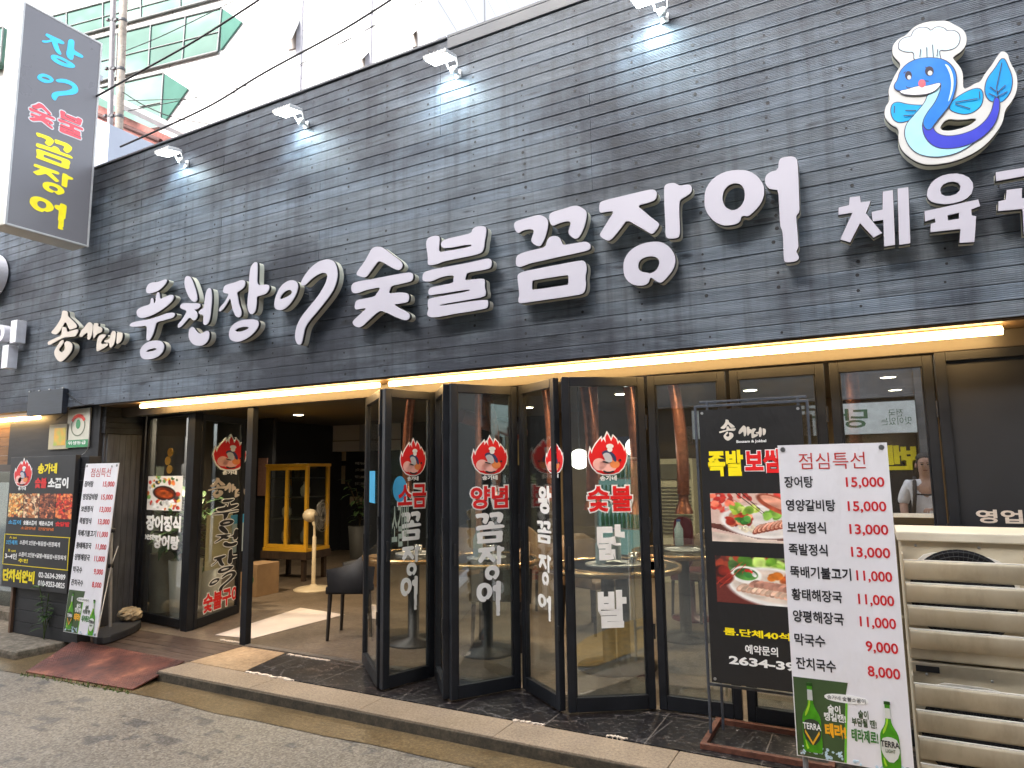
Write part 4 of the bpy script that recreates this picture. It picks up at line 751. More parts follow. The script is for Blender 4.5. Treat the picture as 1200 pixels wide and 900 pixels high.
p.blobs(12, .75, .35, .98, .6, [(165, 60, 25), (200, 95, 40), (120, 40, 20)], .04, .08); p.blobs(6, .55, .35, .7, .45, [(235, 130, 40), (240, 160, 60)], .03, .06); p.blobs(5, .05, .3, .15, .7, [(140, 40, 30), (60, 25, 20)], .05, .1)
for a in ((.0, .6, .3, .1), (.04, .66, .34, .14)): p.poly([(a[0], a[1]), (a[0], a[1]+.03), (a[2], a[3]+.02), (a[2], a[3])], (175, 60, 45))
p.build(AF, r2, .0005, fb, 'food_picture', ATT)
text('룸.단체40석완비', AF, (ap((848, 736, 922, 752))[0], ap((848, 735, 922, 751))[1], R2[2]-.0, ap((848, 735, 922, 749))[3]), .0005, INKY, fb, bold=.03); text('예약문의', AF, ap((873, 755, 912, 770)), .0005, INKW, fb, bold=.02)
q = ap((854, 768, 923, 786)); text('2634-3989', AF, (q[0], q[1], R2[2]-.008, q[3]), .0005, INKW, fb, bold=.035)
for x in (R2[0]+.018, R2[2]-.018):
    for z in (R2[1]+.018, R2[3]-.018):
        m = MB(); m.prism(ellipse(x, z, .008, .008, 12), AF, -.0015, .0012); m.build('eyelet', STEEL, fb)
# ------------------------------------------------------------------ outdoor air-conditioning units with louvre guards
def acunit(z0, z1, label, lid):
    x0, x1, yf, yb = .085, 1.12, 3.63, 3.99
    t = thing('outdoor_unit', label, 'outdoor unit', ((x0+x1)/2, 3.8, z0), 'stacked outdoor air-conditioning units')
    CR_ = plank_mat('aged_cream_paint', (.44, .37, .26), (.6, .53, .39), (.66, .6, .47), (1.5, 2, 1.5)); CR2 = plank_mat('aged_cream_louvre', (.46, .38, .26), (.62, .54, .39), (.68, .61, .47), (3, 3, .8)); wl = M('louvre_white', (.74, .71, .64), .4)
    m = MB(); m.box((x0, yf, z0), (x1, yb, z1)); m.build('unit_case', CR_, t, .008)
    if lid: m = MB(); m.box((x0-.012, yf-.02, z1-.03), (x1+.012, yb+.01, z1+.012)); m.build('unit_lid', M('lid_cream', (.66, .6, .47), .5, .08, 6), t, .006)
    cx, cz, R_ = x0+.22, (z0+.29 if lid else z0+.27), .2
    m = MB(); m.prism(ellipse(cx, cz, R_, R_, 40), Fr((0, yf, 0), (1, 0, 0)), .0125, .015); m.build('fan_opening', BLACK, t)
    m = MB(); G = Fr((0, yf, 0), (1, 0, 0))
    m.prism(chaikin([(x0+.05, cz), (x0+.05, z1-.078), (x0+.25, z1-.078), (x0+.32, z1-.085), (x0+.4, z1-.12), (x0+.45, cz)], 2), G, .001, .012)
    m.build('guard_plate', wl, t)
    m = MB()
    for rr in [.05+.02*k for k in range(8)]: m.tube([G.p(cx+rr*math.cos(w), cz+rr*math.sin(w), .024) for w in [6.2832*k/36 for k in range(37)]], .0022, 4)
    for w in [6.2832*k/60 for k in range(60)]: m.tube([G.p(cx+.05*math.cos(w), cz+.05*math.sin(w), .027), G.p(cx+R_*math.cos(w), cz+R_*math.sin(w), .02)], .002, 4)
    m.prism(ellipse(cx, cz, .05, .05, 16), G, .016, .03); m.build('fan_grille', M('grille_dark', (.03, .03, .03), .5), t)
    gx0, gx1 = x0+.0, x0+.46; top = z1-.1 if lid else z1-.06
    for side in (gx0, gx1-.006): m = MB(); m.box((side, yf-.085, z0+.06), (side+.006, yf-.001, top+.02)); m.build('guard_side', CR2, t)
    ns = 4; st = (top-z0-.06)/ns
    for k in range(ns):
        zt = top-st*k; prof = []
        for q in range(9):
            a = q/8; prof.append((-.05-.085*math.sin(a*1.5), zt-st*.86*a*1.0+.006*math.sin(a*3.14)))
        prof = [(-.035+(-.095)*(1-(1-q/8)**2)-.0, zt-.008-(st*.74)*(q/8)**1.6) for q in range(9)][::-1]
        # louvre: outer lip high and forward, curling back and down to the case
        pts = [(-.132+.028*(q/8)**2, zt-.004-st*.86*(q/8)) for q in range(9)]
        m = MB(); L = [Vector((gx0+.007, yf+a, z)) for a, z in pts]; Rr = [Vector((gx1-.007, yf+a, z)) for a, z in pts]; L2 = [v+Vector((0, .006, -.001)) for v in L]; R22 = [v+Vector((0, .006, -.001)) for v in Rr]; n = len(L)
        m.add(L+Rr+L2+R22, [(i, i+1, n+i+1, n+i) for i in range(n-1)]+[(2*n+i, 3*n+i, 3*n+i+1, 2*n+i+1) for i in range(n-1)]+[(0, n, 3*n, 2*n), (n-1, 3*n-1, 4*n-1, 2*n-1)]+[(i, 2*n+i, 2*n+i+1, i+1) for i in range(n-1)]+[(n+i, n+i+1, 3*n+i+1, 3*n+i) for i in range(n-1)], True)
        m.build('louvre', CR2, t)
        m = MB(); m.box((gx0+.004, yf-.128, zt-.004), (gx1-.004, yf-.118, zt+.001)); m.build('louvre_lip', wl, t)
    for x in (x0+.06, x0+.3, x0+.75):
        m = MB(); m.lathe((x, yf-.001, z1-.05), [(.006, 0), (.006, .004), (.003, .006)], 8, 'y'); m.build('screw', STEEL, t)
    if not lid:
        m = MB(); m.box((x0+.02, yf-.006, z1-.04), (x0+.11, yf-.002, z1-.014)); m.build('handle_recess', BLACK, t)
    for xf in (x0+.1, x1-.18): m = MB(); m.box((xf, yf+.04, z0-.03 if lid else .121), (xf+.08, yb-.03, z0-.0005)); m.build('unit_foot', M('foot_grey', (.15, .15, .15), .7), t)
acunit(.735, 1.285, 'cream outdoor unit with louvres, upper of the stack by the menu banner', True); acunit(.17, .725, 'cream outdoor unit with louvres, lower of the stack by the menu banner', False)
# ------------------------------------------------------------------ left side: plank box, black board, leaning banner, weeds
pbx = thing('plank_pillar', 'dark grey plank-clad pillar at the left behind the black menu board', 'pillar', (-6.95, 3.95, .115))
m = MB(); z = .117; rnd = random.Random(4)
while z < 1.7: m.box((-7.42, 3.68+rnd.uniform(0, .004), z), (-6.36, 3.8, z+.108)); z += .111
m.build('plank_cladding', DKPLANK, pbx, .004)
m = MB(); m.box((-7.46, 3.66, .117), (-7.425, 3.72, 1.72)); m.build('corner_strip', M('brown_strip', (.12, .065, .035), .6), pbx)
BF = Fr((0, 3.63, 0), (1, 0, 0)); tl = BF.uv(13, 536); br = BF.uv(77, 696); bb = BF.uv(0, 685)
RB = (tl[0]-.0, br[1]+.0, br[0]+.012, tl[1])
bd = thing('menu_board', 'black menu board with grilled food photos at the left edge', 'menu board', ((RB[0]+RB[2])/2, 3.65, RB[1]))
m = MB(); m.fbox(BF, RB, -.045, -.001); m.build('board_panel', M('board_black', (.016, .016, .018), .5, .1), bd, .003)
def g(x0, y0, x1, y1): return (RB[0]+(RB[2]-RB[0])*x0, RB[1]+(RB[3]-RB[1])*y0, RB[0]+(RB[2]-RB[0])*x1, RB[1]+(RB[3]-RB[1])*y1)
flame(BF, g(.08, .74, .36, .98), .001, bd)
text('송가네', BF, g(.45, .865, .74, .945), .001, INKY, bd, bold=.04); text('숯불', BF, g(.42, .755, .6, .835), .001, INKR, bd, bold=.05); text('소꼼이', BF, g(.62, .755, .92, .835), .001, INKW, bd, bold=.05)
for i, cs in enumerate(([(225, 150, 70), (180, 90, 35), (240, 200, 140)], [(190, 120, 70), (110, 60, 35), (230, 190, 150)], [(150, 80, 50), (90, 40, 28), (200, 120, 80)], [(220, 60, 35), (170, 30, 20), (240, 130, 70)])):
    p = Pic(34, 52, (70, 40, 30), 20+i); p.blobs(150, 0, 0, 1, 1, cs, .06, .16, .4); p.build(BF, g(.025+.245*i, .53, .26+.245*i, .715), .001, bd, 'food_picture', ATT)
for i, (s, a, b2) in enumerate((('소꼼이', 'sticker_blue', None), ('숯불소꼼이', None, None), ('매운소꼼이', None, None), ('숯닭발', None, None))):
    text(s, BF, g(.04+.245*i, .475, .245+.245*i, .51), .001, MC['sticker_blue'] if i == 0 else INKR if i == 3 else INKW, bd, bold=.04)
text('소금양념  간장양념', BF, g(.25, .44, .75, .462), .001, M('ink_orange', srgb(225, 120, 50), .5), bd, bold=.02)
yb_ = INKY
for q in ((.0, .395, 1, .4), (.0, .165, 1, .17), (.0, .17, .008, .395), (.985, .17, .993, .395)): m = MB(); m.fbox(BF, g(*q), .0, .0016); m.build('border_line', yb_, bd)
text('A set', BF, g(.08, .365, .2, .385), .001, INKY, bd); text('2인세트', BF, g(.03, .32, .22, .355), .001, MC['sticker_blue'], bd, bold=.03); text('소꼼이 2인분+볶음밥+된장찌개', BF, g(.25, .325, .86, .36), .001, INKW, bd, bold=.02)
text('B set', BF, g(.08, .265, .2, .285), .001, INKY, bd); text('3~4인', BF, g(.03, .21, .22, .255), .001, INKW, bd, bold=.03); text('소꼼이 2인분+닭발+볶음밥+된장찌개', BF, g(.25, .235, .96, .27), .001, INKW, bd, bold=.02); text('추천', BF, g(.25, .19, .4, .22), .001, INKY, bd, bold=.03)
text('단체석완비', BF, g(.02, .04, .52, .135), .001, INKY, bd, bold=.05); text('02-2634-3989', BF, g(.58, .095, .97, .135), .001, INKW, bd, bold=.03); text('010-9253-0825', BF, g(.58, .035, .97, .075), .001, INKW, bd, bold=.03)
# leaning banner with its pole and black foot
LF = Fr((PY(74, 740, 3.58).x, 3.58, PY(74, 740, 3.58).z), (1, 0, 0)); w_ = PY(113, 745, 3.58).x-PY(74, 740, 3.58).x; h_ = PY(95, 543, 3.58).z-PY(74, 740, 3.58).z
LF = Fr((LF.o.x, 3.58, LF.o.z), (1, 0, 0), (PY(95, 543, 3.58).x-LF.o.x, .05, h_)); LF.V = Vector((PY(94, 543, 3.58).x-LF.o.x, .05, h_)).normalized()
lb = thing('menu_banner_stand', 'narrow white lunch menu banner on a pole with a rock on its foot, left', 'menu banner', (LF.o.x+.3, 4.0, .12), 'white lunch menu banners')
menu_banner(lb, LF, (0, 0, w_, h_), 0, False)
m = MB(); px_ = PZ(129, 737, .17); m.tube([(px_.x, px_.y, .17), (px_.x-.03, px_.y-.03, 1.1)], .016, 8); m.tube([(px_.x-.03, px_.y-.03, 1.1), (px_.x-.01, px_.y-.06, 1.5), PY(131, 546, 3.62)], [.009, .008, .006], 8)
m.tube([(px_.x-.01, px_.y-.02, .75), PY(114, 742, 3.66)], .006, 6); m.tube([(px_.x-.01, px_.y-.02, .75), PY(140, 640, 4.1)+Vector((-.02, 0, 0))], .005, 6); m.build('banner_pole', M('pole_alu', (.45, .44, .42), .4, .15, 20, 0, .6), lb)
m = MB()
for z in (.75, 1.08): m.lathe((px_.x-.02, px_.y-.02, z), [(.02, -.02), (.026, -.018), (.026, .018), (.02, .02)], 12)
m.build('pole_clamp', BLACK, lb)
cs = [PZ(103, 751, .13), PZ(120, 757, .13), PZ(166, 738, .13), PZ(164, 729, .13), PZ(140, 733, .13)]
m = MB(); pl = chaikin([(q.x, q.y) for q in cs], 2); m.prism(pl, Fr((0, 0, 0), (1, 0, 0), (0, 1, 0)), .122, .19); m.build('pole_foot', M('foot_plastic', (.035, .036, .04), .5, .15), lb, .012)
rk = PZ(150, 727, .19); m = MB(); rn = random.Random(9); m.ell((rk.x, rk.y+.02, .245), (.125, .1, .07), 22, 14, .09, rn); m.sm = [False]*len(m.sm); o = m.build('rock', M('sandstone', (.5, .39, .24), .9, .35, 14, .6)); tag(o, 'rough tan rock weighing down the foot of the left menu banner', 'rock')
def leafy(name, label, base, n, h, spread, seed, mat, lw=.02, ll=.11, group=None, stems=5):
    t = thing(name, label, 'plant', base, group); rn = random.Random(seed); ms, ml = MB(), MB(); bq_ = Vector(base)
    for s in range(stems):
        a = rn.uniform(0, 6.28); d = Vector((math.cos(a), math.sin(a), 0))*spread*rn.uniform(.1, .5); hh = h*rn.uniform(.6, 1); pts = [bq_+d*(k/5)**1.5+Vector((0, 0, hh*k/5)) for k in range(6)]; ms.tube(pts, .004, 5)
        for k in range(n//stems):
            f = rn.uniform(.2, 1); p = bq_+d*f**1.5+Vector((0, 0, hh*f)); b2 = rn.uniform(0, 6.28); e = Vector((math.cos(b2), math.sin(b2), rn.uniform(-.1, .7))).normalized(); sd_ = e.cross(Vector((0, 0, 1))).normalized()*lw*rn.uniform(.7, 1.2); L = ll*rn.uniform(.6, 1.3); dr = Vector((0, 0, -L*.35))
            ml.add([p, p+e*L*.35+sd_, p+e*L*.7+sd_*.7+dr*.4, p+e*L+dr, p+e*L*.7-sd_*.7+dr*.4, p+e*L*.35-sd_, p+e*L*.4-Vector((0, 0, .006))], [(0, 1, 6), (1, 2, 6), (2, 3, 6), (3, 4, 6), (4, 5, 6), (5, 0, 6)], True)
    ms.build('stem', M('stem_green', (.07, .1, .03), .6), t); ml.build('foliage', mat, t); return t
LEAF = M('leaf_green', (.06, .12, .03), .45, .45, 25); LEAFD = M('leaf_dark', (.08, .15, .055), .4, .5, 20)
q = PZ(38, 752, .117); leafy('weed_plant', 'straggly green weed growing against the dark plank pillar', (q.x, 3.655, .117), 40, .52, .16, 5, LEAF, .017, .1, stems=3)
# certificate plates, cable, box on the left of the fascia
CF_ = Fr((0, 4.06, 0), (1, 0, 0))
m = MB(); r = CF_.rect(57, 494, 79, 530); m.box((-8.6, 4.08, 1.72), (-6.9, 4.13, 2.33)); wallL = thing('side_wall', 'dark board wall between the left shop and the windows', 'wall', (-7.7, 4.1, 1.72)); m.build('board_panel', DKPLANK, wallL)
ct = thing('award_plate', 'white award plate with a red arc and green foot beside the fascia cable', 'plate', (-7.2, 4.06, 2.0), 'award plates on the left wall')
r = CF_.rect(80, 480, 103, 524); m = MB(); m.fbox(CF_, r, -.014, -.001); m.build('plate_body', M('plate_white', (.62, .6, .5), .4, .06, 20), ct, .003)
w2, h2 = r[2]-r[0], r[3]-r[1]; m = MB(); m.fbox(CF_, (r[0]+.004, r[1]+.004, r[2]-.004, r[1]+h2*.2), 0, .0015); m.build('green_band', M('plate_green', srgb(40, 140, 85), .4), ct)
place2d(curve_mesh([ellipse(r[0]+w2*.5, r[1]+h2*.56, w2*.32, h2*.27), ellipse(r[0]+w2*.5, r[1]+h2*.56, w2*.28, h2*.24)], .0004), CF_, .0006, ct, 'ring', M('plate_ring', srgb(110, 120, 95), .5))
place2d(curve_mesh([[(r[0]+w2*(.5+.36*math.cos(a)), r[1]+h2*(.56+.3*math.sin(a))) for a in [.5+2.14*k/12 for k in range(13)]]+[(r[0]+w2*(.5+.26*math.cos(a)), r[1]+h2*(.56+.21*math.sin(a))) for a in [.5+2.14*k/12 for k in range(12, -1, -1)]]], .0004), CF_, .0016, ct, 'red_arc', M('plate_red', srgb(215, 70, 60), .5))
text('위생등급', CF_, (r[0]+w2*.1, r[1]+h2*.08, r[2]-w2*.1, r[1]+h2*.17), .002, INKW, ct, bold=.02); place2d(curve_mesh([ellipse(r[0]+w2*.5, r[1]+h2*.6, w2*.1, h2*.12)], .0004), CF_, .0008, ct, 'leaf_mark', MC['plate_green'])
r = CF_.rect(58, 498, 79, 526); c2 = thing('award_plate', 'small cream certificate with a yellow-green centre', 'plate', (-7.5, 4.06, 2.0), 'award plates on the left wall'); m = MB(); m.fbox(CF_, r, -.012, -.001); m.build('plate_body', M('cert_cream', (.5, .45, .3), .5, .08, 10), c2, .003)
w2, h2 = r[2]-r[0], r[3]-r[1]; k = NT('cert_print'); gr = k.n('TexNoise'); gr.inputs['Scale'].default_value = 6; k.l(k.geo(), gr.inputs['Vector']); k.l(k.ramp(gr.outputs[0], [(.4, srgb(225, 175, 70)), (.6, srgb(165, 190, 90))]), k.b.inputs['Base Color']); m = MB(); m.fbox(CF_, (r[0]+w2*.28, r[1]+h2*.15, r[2]-w2*.14, r[3]-h2*.15), 0, .0015); m.build('certificate_print', k.m, c2)
bxm = thing('junction_box', 'dark board-covered box fixed to the fascia above the left light tube', 'box', (-7.4, 3.9, 2.4)); a = PY(31, 488, 3.945); c = PY(74, 455, 3.945); m = MB(); m.box((a.x, 3.945, a.z), (c.x, 3.998, c.z)); m.build('box_body', M('box_blueblack', (.03, .036, .048), .5, .35, 6, .1, 0, .5, (1, 1, 8)), bxm, .004)
m = MB()
for fx in (.02, .3, .6, .97): m.box((a.x+(c.x-a.x)*fx, 3.94, c.z), (a.x+(c.x-a.x)*fx+.03, 3.955, c.z+.012))
m.build('box_clip', STEEL, bxm)
def cable(name, label, pts, r, mat=BLACK, cat='cable', group=None):
    P = [Vector(p) for p in pts]; q = []
    for i in range(len(P)-1):
        p0, p1, p2, p3 = P[max(0, i-1)], P[i], P[i+1], P[min(len(P)-1, i+2)]
        for k_ in range(8):
            t = k_/8; q.append(.5*((2*p1)+(p2-p0)*t+(2*p0-5*p1+4*p2-p3)*t*t+(3*p1-p0-3*p2+p3)*t**3))
    m = MB(); m.tube(q+[P[-1]], r, 6); o = m.build(name, mat); return tag(o, label, cat, group)
cable('wall_cable', 'black cable looping from the fascia box past the award plates', [PY(75, 458, 3.985), PY(88, 468, 3.985), PY(98, 474, 3.985), PY(110, 473, 3.985)], .005)
cable('wall_cable', 'black cable curving under the dark fascia box', [PY(66, 492, 3.985), PY(76, 485, 3.985), PY(84, 477, 3.985), PY(100, 475, 3.985)], .005)
cable('wall_cable', 'pale thin cable hanging beside the right award plate', [PY(106, 477, 4.05), PY(105, 500, 4.05), PY(103, 525, 4.05), PY(96, 533, 4.05)], .004, M('cable_grey', (.3, .3, .3)))
# the neighbouring shop at the left edge
nb = thing('neighbour_shop', 'shop at the left edge with warm lit wooden boards under its fascia', 'shop', (-9, 4.2, .12)); m = MB(); z = 1.74
while z < 2.28: m.box((-9.9, 4.1, z), (-7.52, 4.14, z+.1)); z += .103
m.build('wood_boards', WOODWARM, nb, .003)
m = MB(); m.box((-9.9, 3.95, .115), (-7.5, 4.3, .2)); m.build('sill', MOSS, nb); m = MB(); m.box((-9.9, 4.05, 1.66), (-7.52, 4.17, 1.735)); m.box((-9.9, 4.1, .2), (-9.8, 4.16, 1.655)); m.box((-8.1, 4.1, .2), (-8.04, 4.16, 1.655)); m.build('window_frame', M('brown_frame', (.05, .032, .022), .5), nb)
m = MB(); m.box((-9.8, 4.12, .2), (-7.52, 4.126, 1.655)); m.build('glass_pane', glass_mat('shop_glass', (.3, .36, .33), .1), nb); m = MB(); m.box((-9.9, 5.2, .12), (-7.6, 5.3, 1.7)); m.build('inner_wall', M('green_grey', (.06, .075, .065), .7), nb)
xa = PY(-60, 503, 4.03).x; q = PY(46, 489, 4.03); led('light_tube', xa, q.x, q.z, q.z, 4.03, 'warm glowing tube at the far left over the wooden boards')
# neighbour's white fascia letters and round sign
NS = Fr((0, 3.87, 0), (1, 0, 0)); nm_ = M('neighbour_letter', (.8, .8, .86), .4)
t = thing('round_sign', 'white oval box sign cut by the left edge of the photo', 'sign', (-9, 3.95, 3.2)); q0 = NS.uv(-3, 318); place2d(curve_mesh([ellipse(q0[0]-.42, q0[1], .42, .3, 40)], .05), NS, -.06, t, 'sign_body', nm_)
for (px, lab, dep) in (((13, 376, 18, 401), 'white block letter stroke right of the others at the left edge', 1), ((-8, 378, 4, 403), 'white block letter 이 at the left edge, upper row', 0), ((3, 405, 8, 431), 'white block letter 어 stroke at the left edge, lower row', 1)):
    r = NS.rect(*px); t = thing('sign_letter', lab, 'sign letter', (r[0], 3.99, r[1]), 'white letters of the left shop'); m = MB()
    if dep: m.fbox(NS, r, -.1, 0); m.build('letter_block', nm_, t, .006)
    else: place2d(curve_mesh([ellipse((r[0]+r[2])/2, (r[1]+r[3])/2, (r[2]-r[0])*.4, (r[3]-r[1])*.36), ellipse((r[0]+r[2])/2, (r[1]+r[3])/2, (r[2]-r[0])*.18, (r[3]-r[1])*.2)], .04), NS, -.05, t, 'letter_block', nm_)
# ------------------------------------------------------------------ inside the restaurant
def downlight(x, y, lab, power=17):
    t = thing('ceiling_downlight', lab, 'downlight', (x, y, 2.49), 'round downlights in the dark ceiling'); m = MB(); m.lathe((x, y, 2.482), [(.085, .0175), (.088, .004), (.074, .0)], 20); m.build('trim_ring', M('ring_white', (.7, .68, .62), .5), t)
    m = MB(); m.add([(x+.072*math.cos(a), y+.072*math.sin(a), 2.481) for a in [6.2832*k/20 for k in range(20)]], [tuple(range(20))[::-1]]); m.build('diffuser', LAMPW, t)
    l = bpy.data.lights.new('downlight_beam', 'SPOT'); l.energy = power*1.5; l.color = (1, .8, .55); l.spot_size = math.radians(150); l.spot_blend = .8; l.shadow_soft_size = .07; o = bpy.data.objects.new('downlight_beam', l); C.objects.link(o); o.parent = t; o.location = (0, 0, -.03)
for i, (x, y, lab, pw) in enumerate(((-7.75, 7.6, 'lit ceiling downlight over the yellow cabinet', 9), (-5.2, 6.0, 'lit ceiling downlight behind the open entrance', 10), (-6.6, 5.05, 'added ceiling downlight brightening the window plants', 34), (-3.0, 5.6, 'lit ceiling downlight behind the 소금 door', 16), (-2.6, 7.7, 'lit ceiling downlight at mid-room behind the 양념 door', 16),  # the downlight at the window plants is added to brighten them
        (-1.5, 5.7, 'lit ceiling downlight behind the 숯불 door', 16), (-.4, 6.2, 'lit ceiling downlight behind the black food banner', 16), (-1.2, 8.2, 'lit ceiling downlight deep behind the 숯불 door', 16), (.05, 5.55, 'lit ceiling downlight nearest the mirrored man', 5), (.12, 6.6, 'second lit ceiling downlight above the white menu banner', 5), (.2, 7.8, 'third lit ceiling downlight above the white menu banner', 4), (.3, 9.2, 'farthest lit ceiling downlight above the white menu banner', 4), (-4.3, 8.6, 'lit ceiling downlight deep behind the black chair', 15))): downlight(x, y, lab, pw)
YEL = M('cabinet_yellow', srgb(226, 172, 48), .45, .12, 6); DW = plank_mat('dark_wood', (.03, .018, .012), (.055, .033, .02), (.09, .055, .035))
cb = thing('display_cabinet', 'yellow-framed glass display cabinet on a dark wooden stand', 'cabinet', (-7.3, 7.25, .12)); CB = Fr((-7.72, 6.98, 0), (1, .1, 0)); wd, dp, zb, zt = .74, .5, .56, 1.69
m = MB()
for u in (0, wd/2-.022, wd-.045):
    m.box((u, zb, -.045), (u+.045, zt, 0), CB)
for u in (0, wd-.045): m.box((u, zb, -dp), (u+.045, zt, -dp+.045), CB)
m.box((-.01, zb-.045, -dp-.01), (wd+.01, zb-.001, .01), CB); m.box((-.01, zt+.001, -dp-.01), (wd+.01, zt+.04, .01), CB); m.box((.05, zt-.05, -.04), (wd-.05, zt, -.002), CB); m.box((.05, zb, -.04), (wd-.05, zb+.05, -.002), CB)
m.build('cabinet_frame', YEL, cb, .004)
m = MB(); m.box((.04, zb, -.025), (wd-.04, zt, -.02), CB); m.box((wd-.03, zb, -dp+.04), (wd-.025, zt, -.04), CB); m.build('glass_pane', GLASS, cb)
m = MB()
for z in (.95, 1.25, 1.52): m.box((.03, z, -dp+.03), (wd-.03, z+.012, -.05), CB)
m.box((.0, zb, -dp-.004), (wd, zt, -dp+.002), CB); m.build('shelf', M('shelf_dark', (.05, .05, .045), .4), cb)
for k_, (u, z) in enumerate(((.15, .62), (.5, .62), (.18, .965), (.55, .965), (.2, 1.265), (.5, 1.265), (.35, 1.535))):
    m = MB(); q = CB.p(u, z, -.25); r = .04+.015*(k_ % 3); m.lathe(q, [(r*.7, 0), (r, .05), (r, .12), (r*.4, .17), (r*.45, .21)], 12); tag(m.build('jar', M('jar_%d' % (k_ % 3), ((.2, .16, .1), (.12, .13, .12), (.3, .28, .22))[k_ % 3], .3), None), '%s jar on the %s shelf of the yellow cabinet, %s' % (('brown', 'grey', 'pale')[k_ % 3], ('bottom', 'bottom', 'second', 'second', 'third', 'third', 'top')[k_], ('left', 'right', 'left', 'right', 'left', 'right', 'middle')[k_]), 'jar', 'jars in the display cabinet')
for u in (.03, wd-.08):
    for n in (-.06, -dp+.01): m = MB(); m.box((u, .1195, n), (u+.055, zb-.15, n+.055), CB); m.build('leg', DW, cb)
m = MB(); m.box((-.03, zb-.149, -dp-.02), (wd+.03, zb-.046, .03), CB); m.build('stand_top', DW, cb, .004)
fn = PZ(367, 691, .12); ft = thing('pedestal_fan', 'cream pedestal fan standing before the yellow cabinet', 'fan', (fn.x, fn.y, .12)); FW = M('fan_cream', (.62, .52, .36), .4, .06)
m = MB(); m.lathe((fn.x, fn.y, .12), [(.24, 0), (.245, .012), (.2, .03), (.06, .045), (.03, .07)], 28); m.build('fan_base', FW, ft); m = MB(); m.lathe((fn.x, fn.y, .16), [(.026, 0), (.026, .62), (.016, .63), (.016, .8)], 12); m.build('fan_pole', FW, ft)
hx, hy, hz = fn.x, fn.y, 1.05; m = MB(); m.ell((hx-.08, hy, hz), (.11, .085, .085), 14, 8); m.build('motor_housing', FW, ft); m = MB(); c0 = Vector((hx+.1, hy+.0, hz)); FG = Fr(c0, (-.35, .94, 0))
for rr in (.06, .11, .16, .2): m.tube([FG.p(rr*math.cos(a), rr*math.sin(a), .03) for a in [6.2832*k/30 for k in range(31)]], .0025, 4)
for a in [6.2832*k/36 for k in range(36)]: m.tube([FG.p(.05*math.cos(a), .05*math.sin(a), .04), FG.p(.2*math.cos(a), .2*math.sin(a), 0), FG.p(.05*math.cos(a), .05*math.sin(a), -.05)], .0015, 3)
m.build('fan_guard', M('guard_grey', (.2, .19, .17), .4), ft); m = MB()
for k_ in range(4): m.prism([(.18*r_*math.cos(a+k_*1.5708), .18*r_*math.sin(a+k_*1.5708)) for r_, a in ((.15, 0), (1, -.1), (1, .7), (.5, .8))], FG, -.008, -.004)
m.build('fan_blade', M('blade_grey', (.12, .12, .12), .3), ft); m = MB(); m.tube([(hx-.05, hy, hz-.02), (hx-.01, hy, hz-.12)], .02, 8); m.build('fan_neck', FW, ft)
CH = M('black_leather', (.012, .012, .014), .5, .2, 30, .15, 0, .25)
def chair(x, y, rz, label, mat=CH, group=None, h=.86):
    t = thing('dining_chair', label, 'chair', (x, y, .12), group); F = Fr((x, y, .12), (math.cos(rz), math.sin(rz), 0), (0, 0, 1))
    m = MB(); m.box((-.22, .40, -.22), (.22, .47, .23), F); m.build('seat', mat, t, .02)
    m = MB(); pts = [(-.23, .2), (-.245, 0), (-.23, -.16), (-.15, -.235), (0, -.25), (.15, -.235), (.23, -.16), (.245, 0), (.23, .2)]; n = len(pts); hh = [.62, .66, .78, .85, .86, .85, .78, .66, .62]
    o_ = [F.p(u, .42, v) for u, v in pts]; i_ = [F.p(u*.86, .42, v*.86) for u, v in pts]; oT = [F.p(u*1.05, hh[k]*h/.86, v*1.08) for k, (u, v) in enumerate(pts)]; iT = [F.p(u*.92, hh[k]*h/.86, v*.95) for k, (u, v) in enumerate(pts)]
    m.add(o_+oT+i_+iT, [(k, k+1, n+k+1, n+k) for k in range(n-1)]+[(2*n+k, 3*n+k, 3*n+k+1, 2*n+k+1) for k in range(n-1)]+[(n+k, n+k+1, 3*n+k+1, 3*n+k) for k in range(n-1)]+[(0, n, 3*n, 2*n), (n-1, 3*n-1, 4*n-1, 2*n-1)], True); m.build('backrest', mat, t)
    for u in (-.19, .19):
        for v in (-.19, .19): m = MB(); m.tube([F.p(u, .41, v), F.p(u*1.08, 0, v*1.08)], [.02, .014], 6); m.build('leg', M('leg_dark', (.02, .015, .012), .5), t)
    return t
cc_ = (PZ(388, 750, .12)+PZ(415, 757, .12))/2
chair(-4.28, 4.98, math.radians(-65), 'black leather armchair at the edge of the open entrance')
# papers, boards and notices on the back wall and side
def notice(name, label, cat, px, Y, mat, group=None, extra=None):
    f = Fr((0, Y, 0), (1, 0, 0)); r = f.rect(*px); m = MB(); m.fbox(f, r, -.012, 0); o = m.build(name, mat); tag(o, label, cat, group); return f, r, o
PAP = M('paper_cream', (.5, .4, .27), .8, .08, 8)
bwy = 10.19
notice('wall_paper_sheet', 'pinned cream paper, upper of two on the navy back wall', 'paper', (394, 520, 405, 540), bwy, PAP, 'papers on the back wall'); notice('wall_paper_sheet', 'pinned cream paper, lower of two on the navy back wall', 'paper', (393, 546, 404, 567), bwy, PAP, 'papers on the back wall'); notice('wall_paper_sheet', 'landscape cream paper beside the plant on the navy back wall', 'paper', (410, 582, 427, 591), bwy, PAP, 'papers on the back wall')
f, r, o = notice('wall_menu_board', 'black menu board with white writing on the navy back wall', 'menu board', (415, 537, 428, 578), bwy, BLACK)
for k_ in range(4): text(('메뉴', '소주 5,000', '맥주 5,000', '음료 2,000')[k_], f, (r[0]+.03, r[3]-.13-.13*k_, r[2]-.03, r[3]-.07-.13*k_), .001, INKW, o)
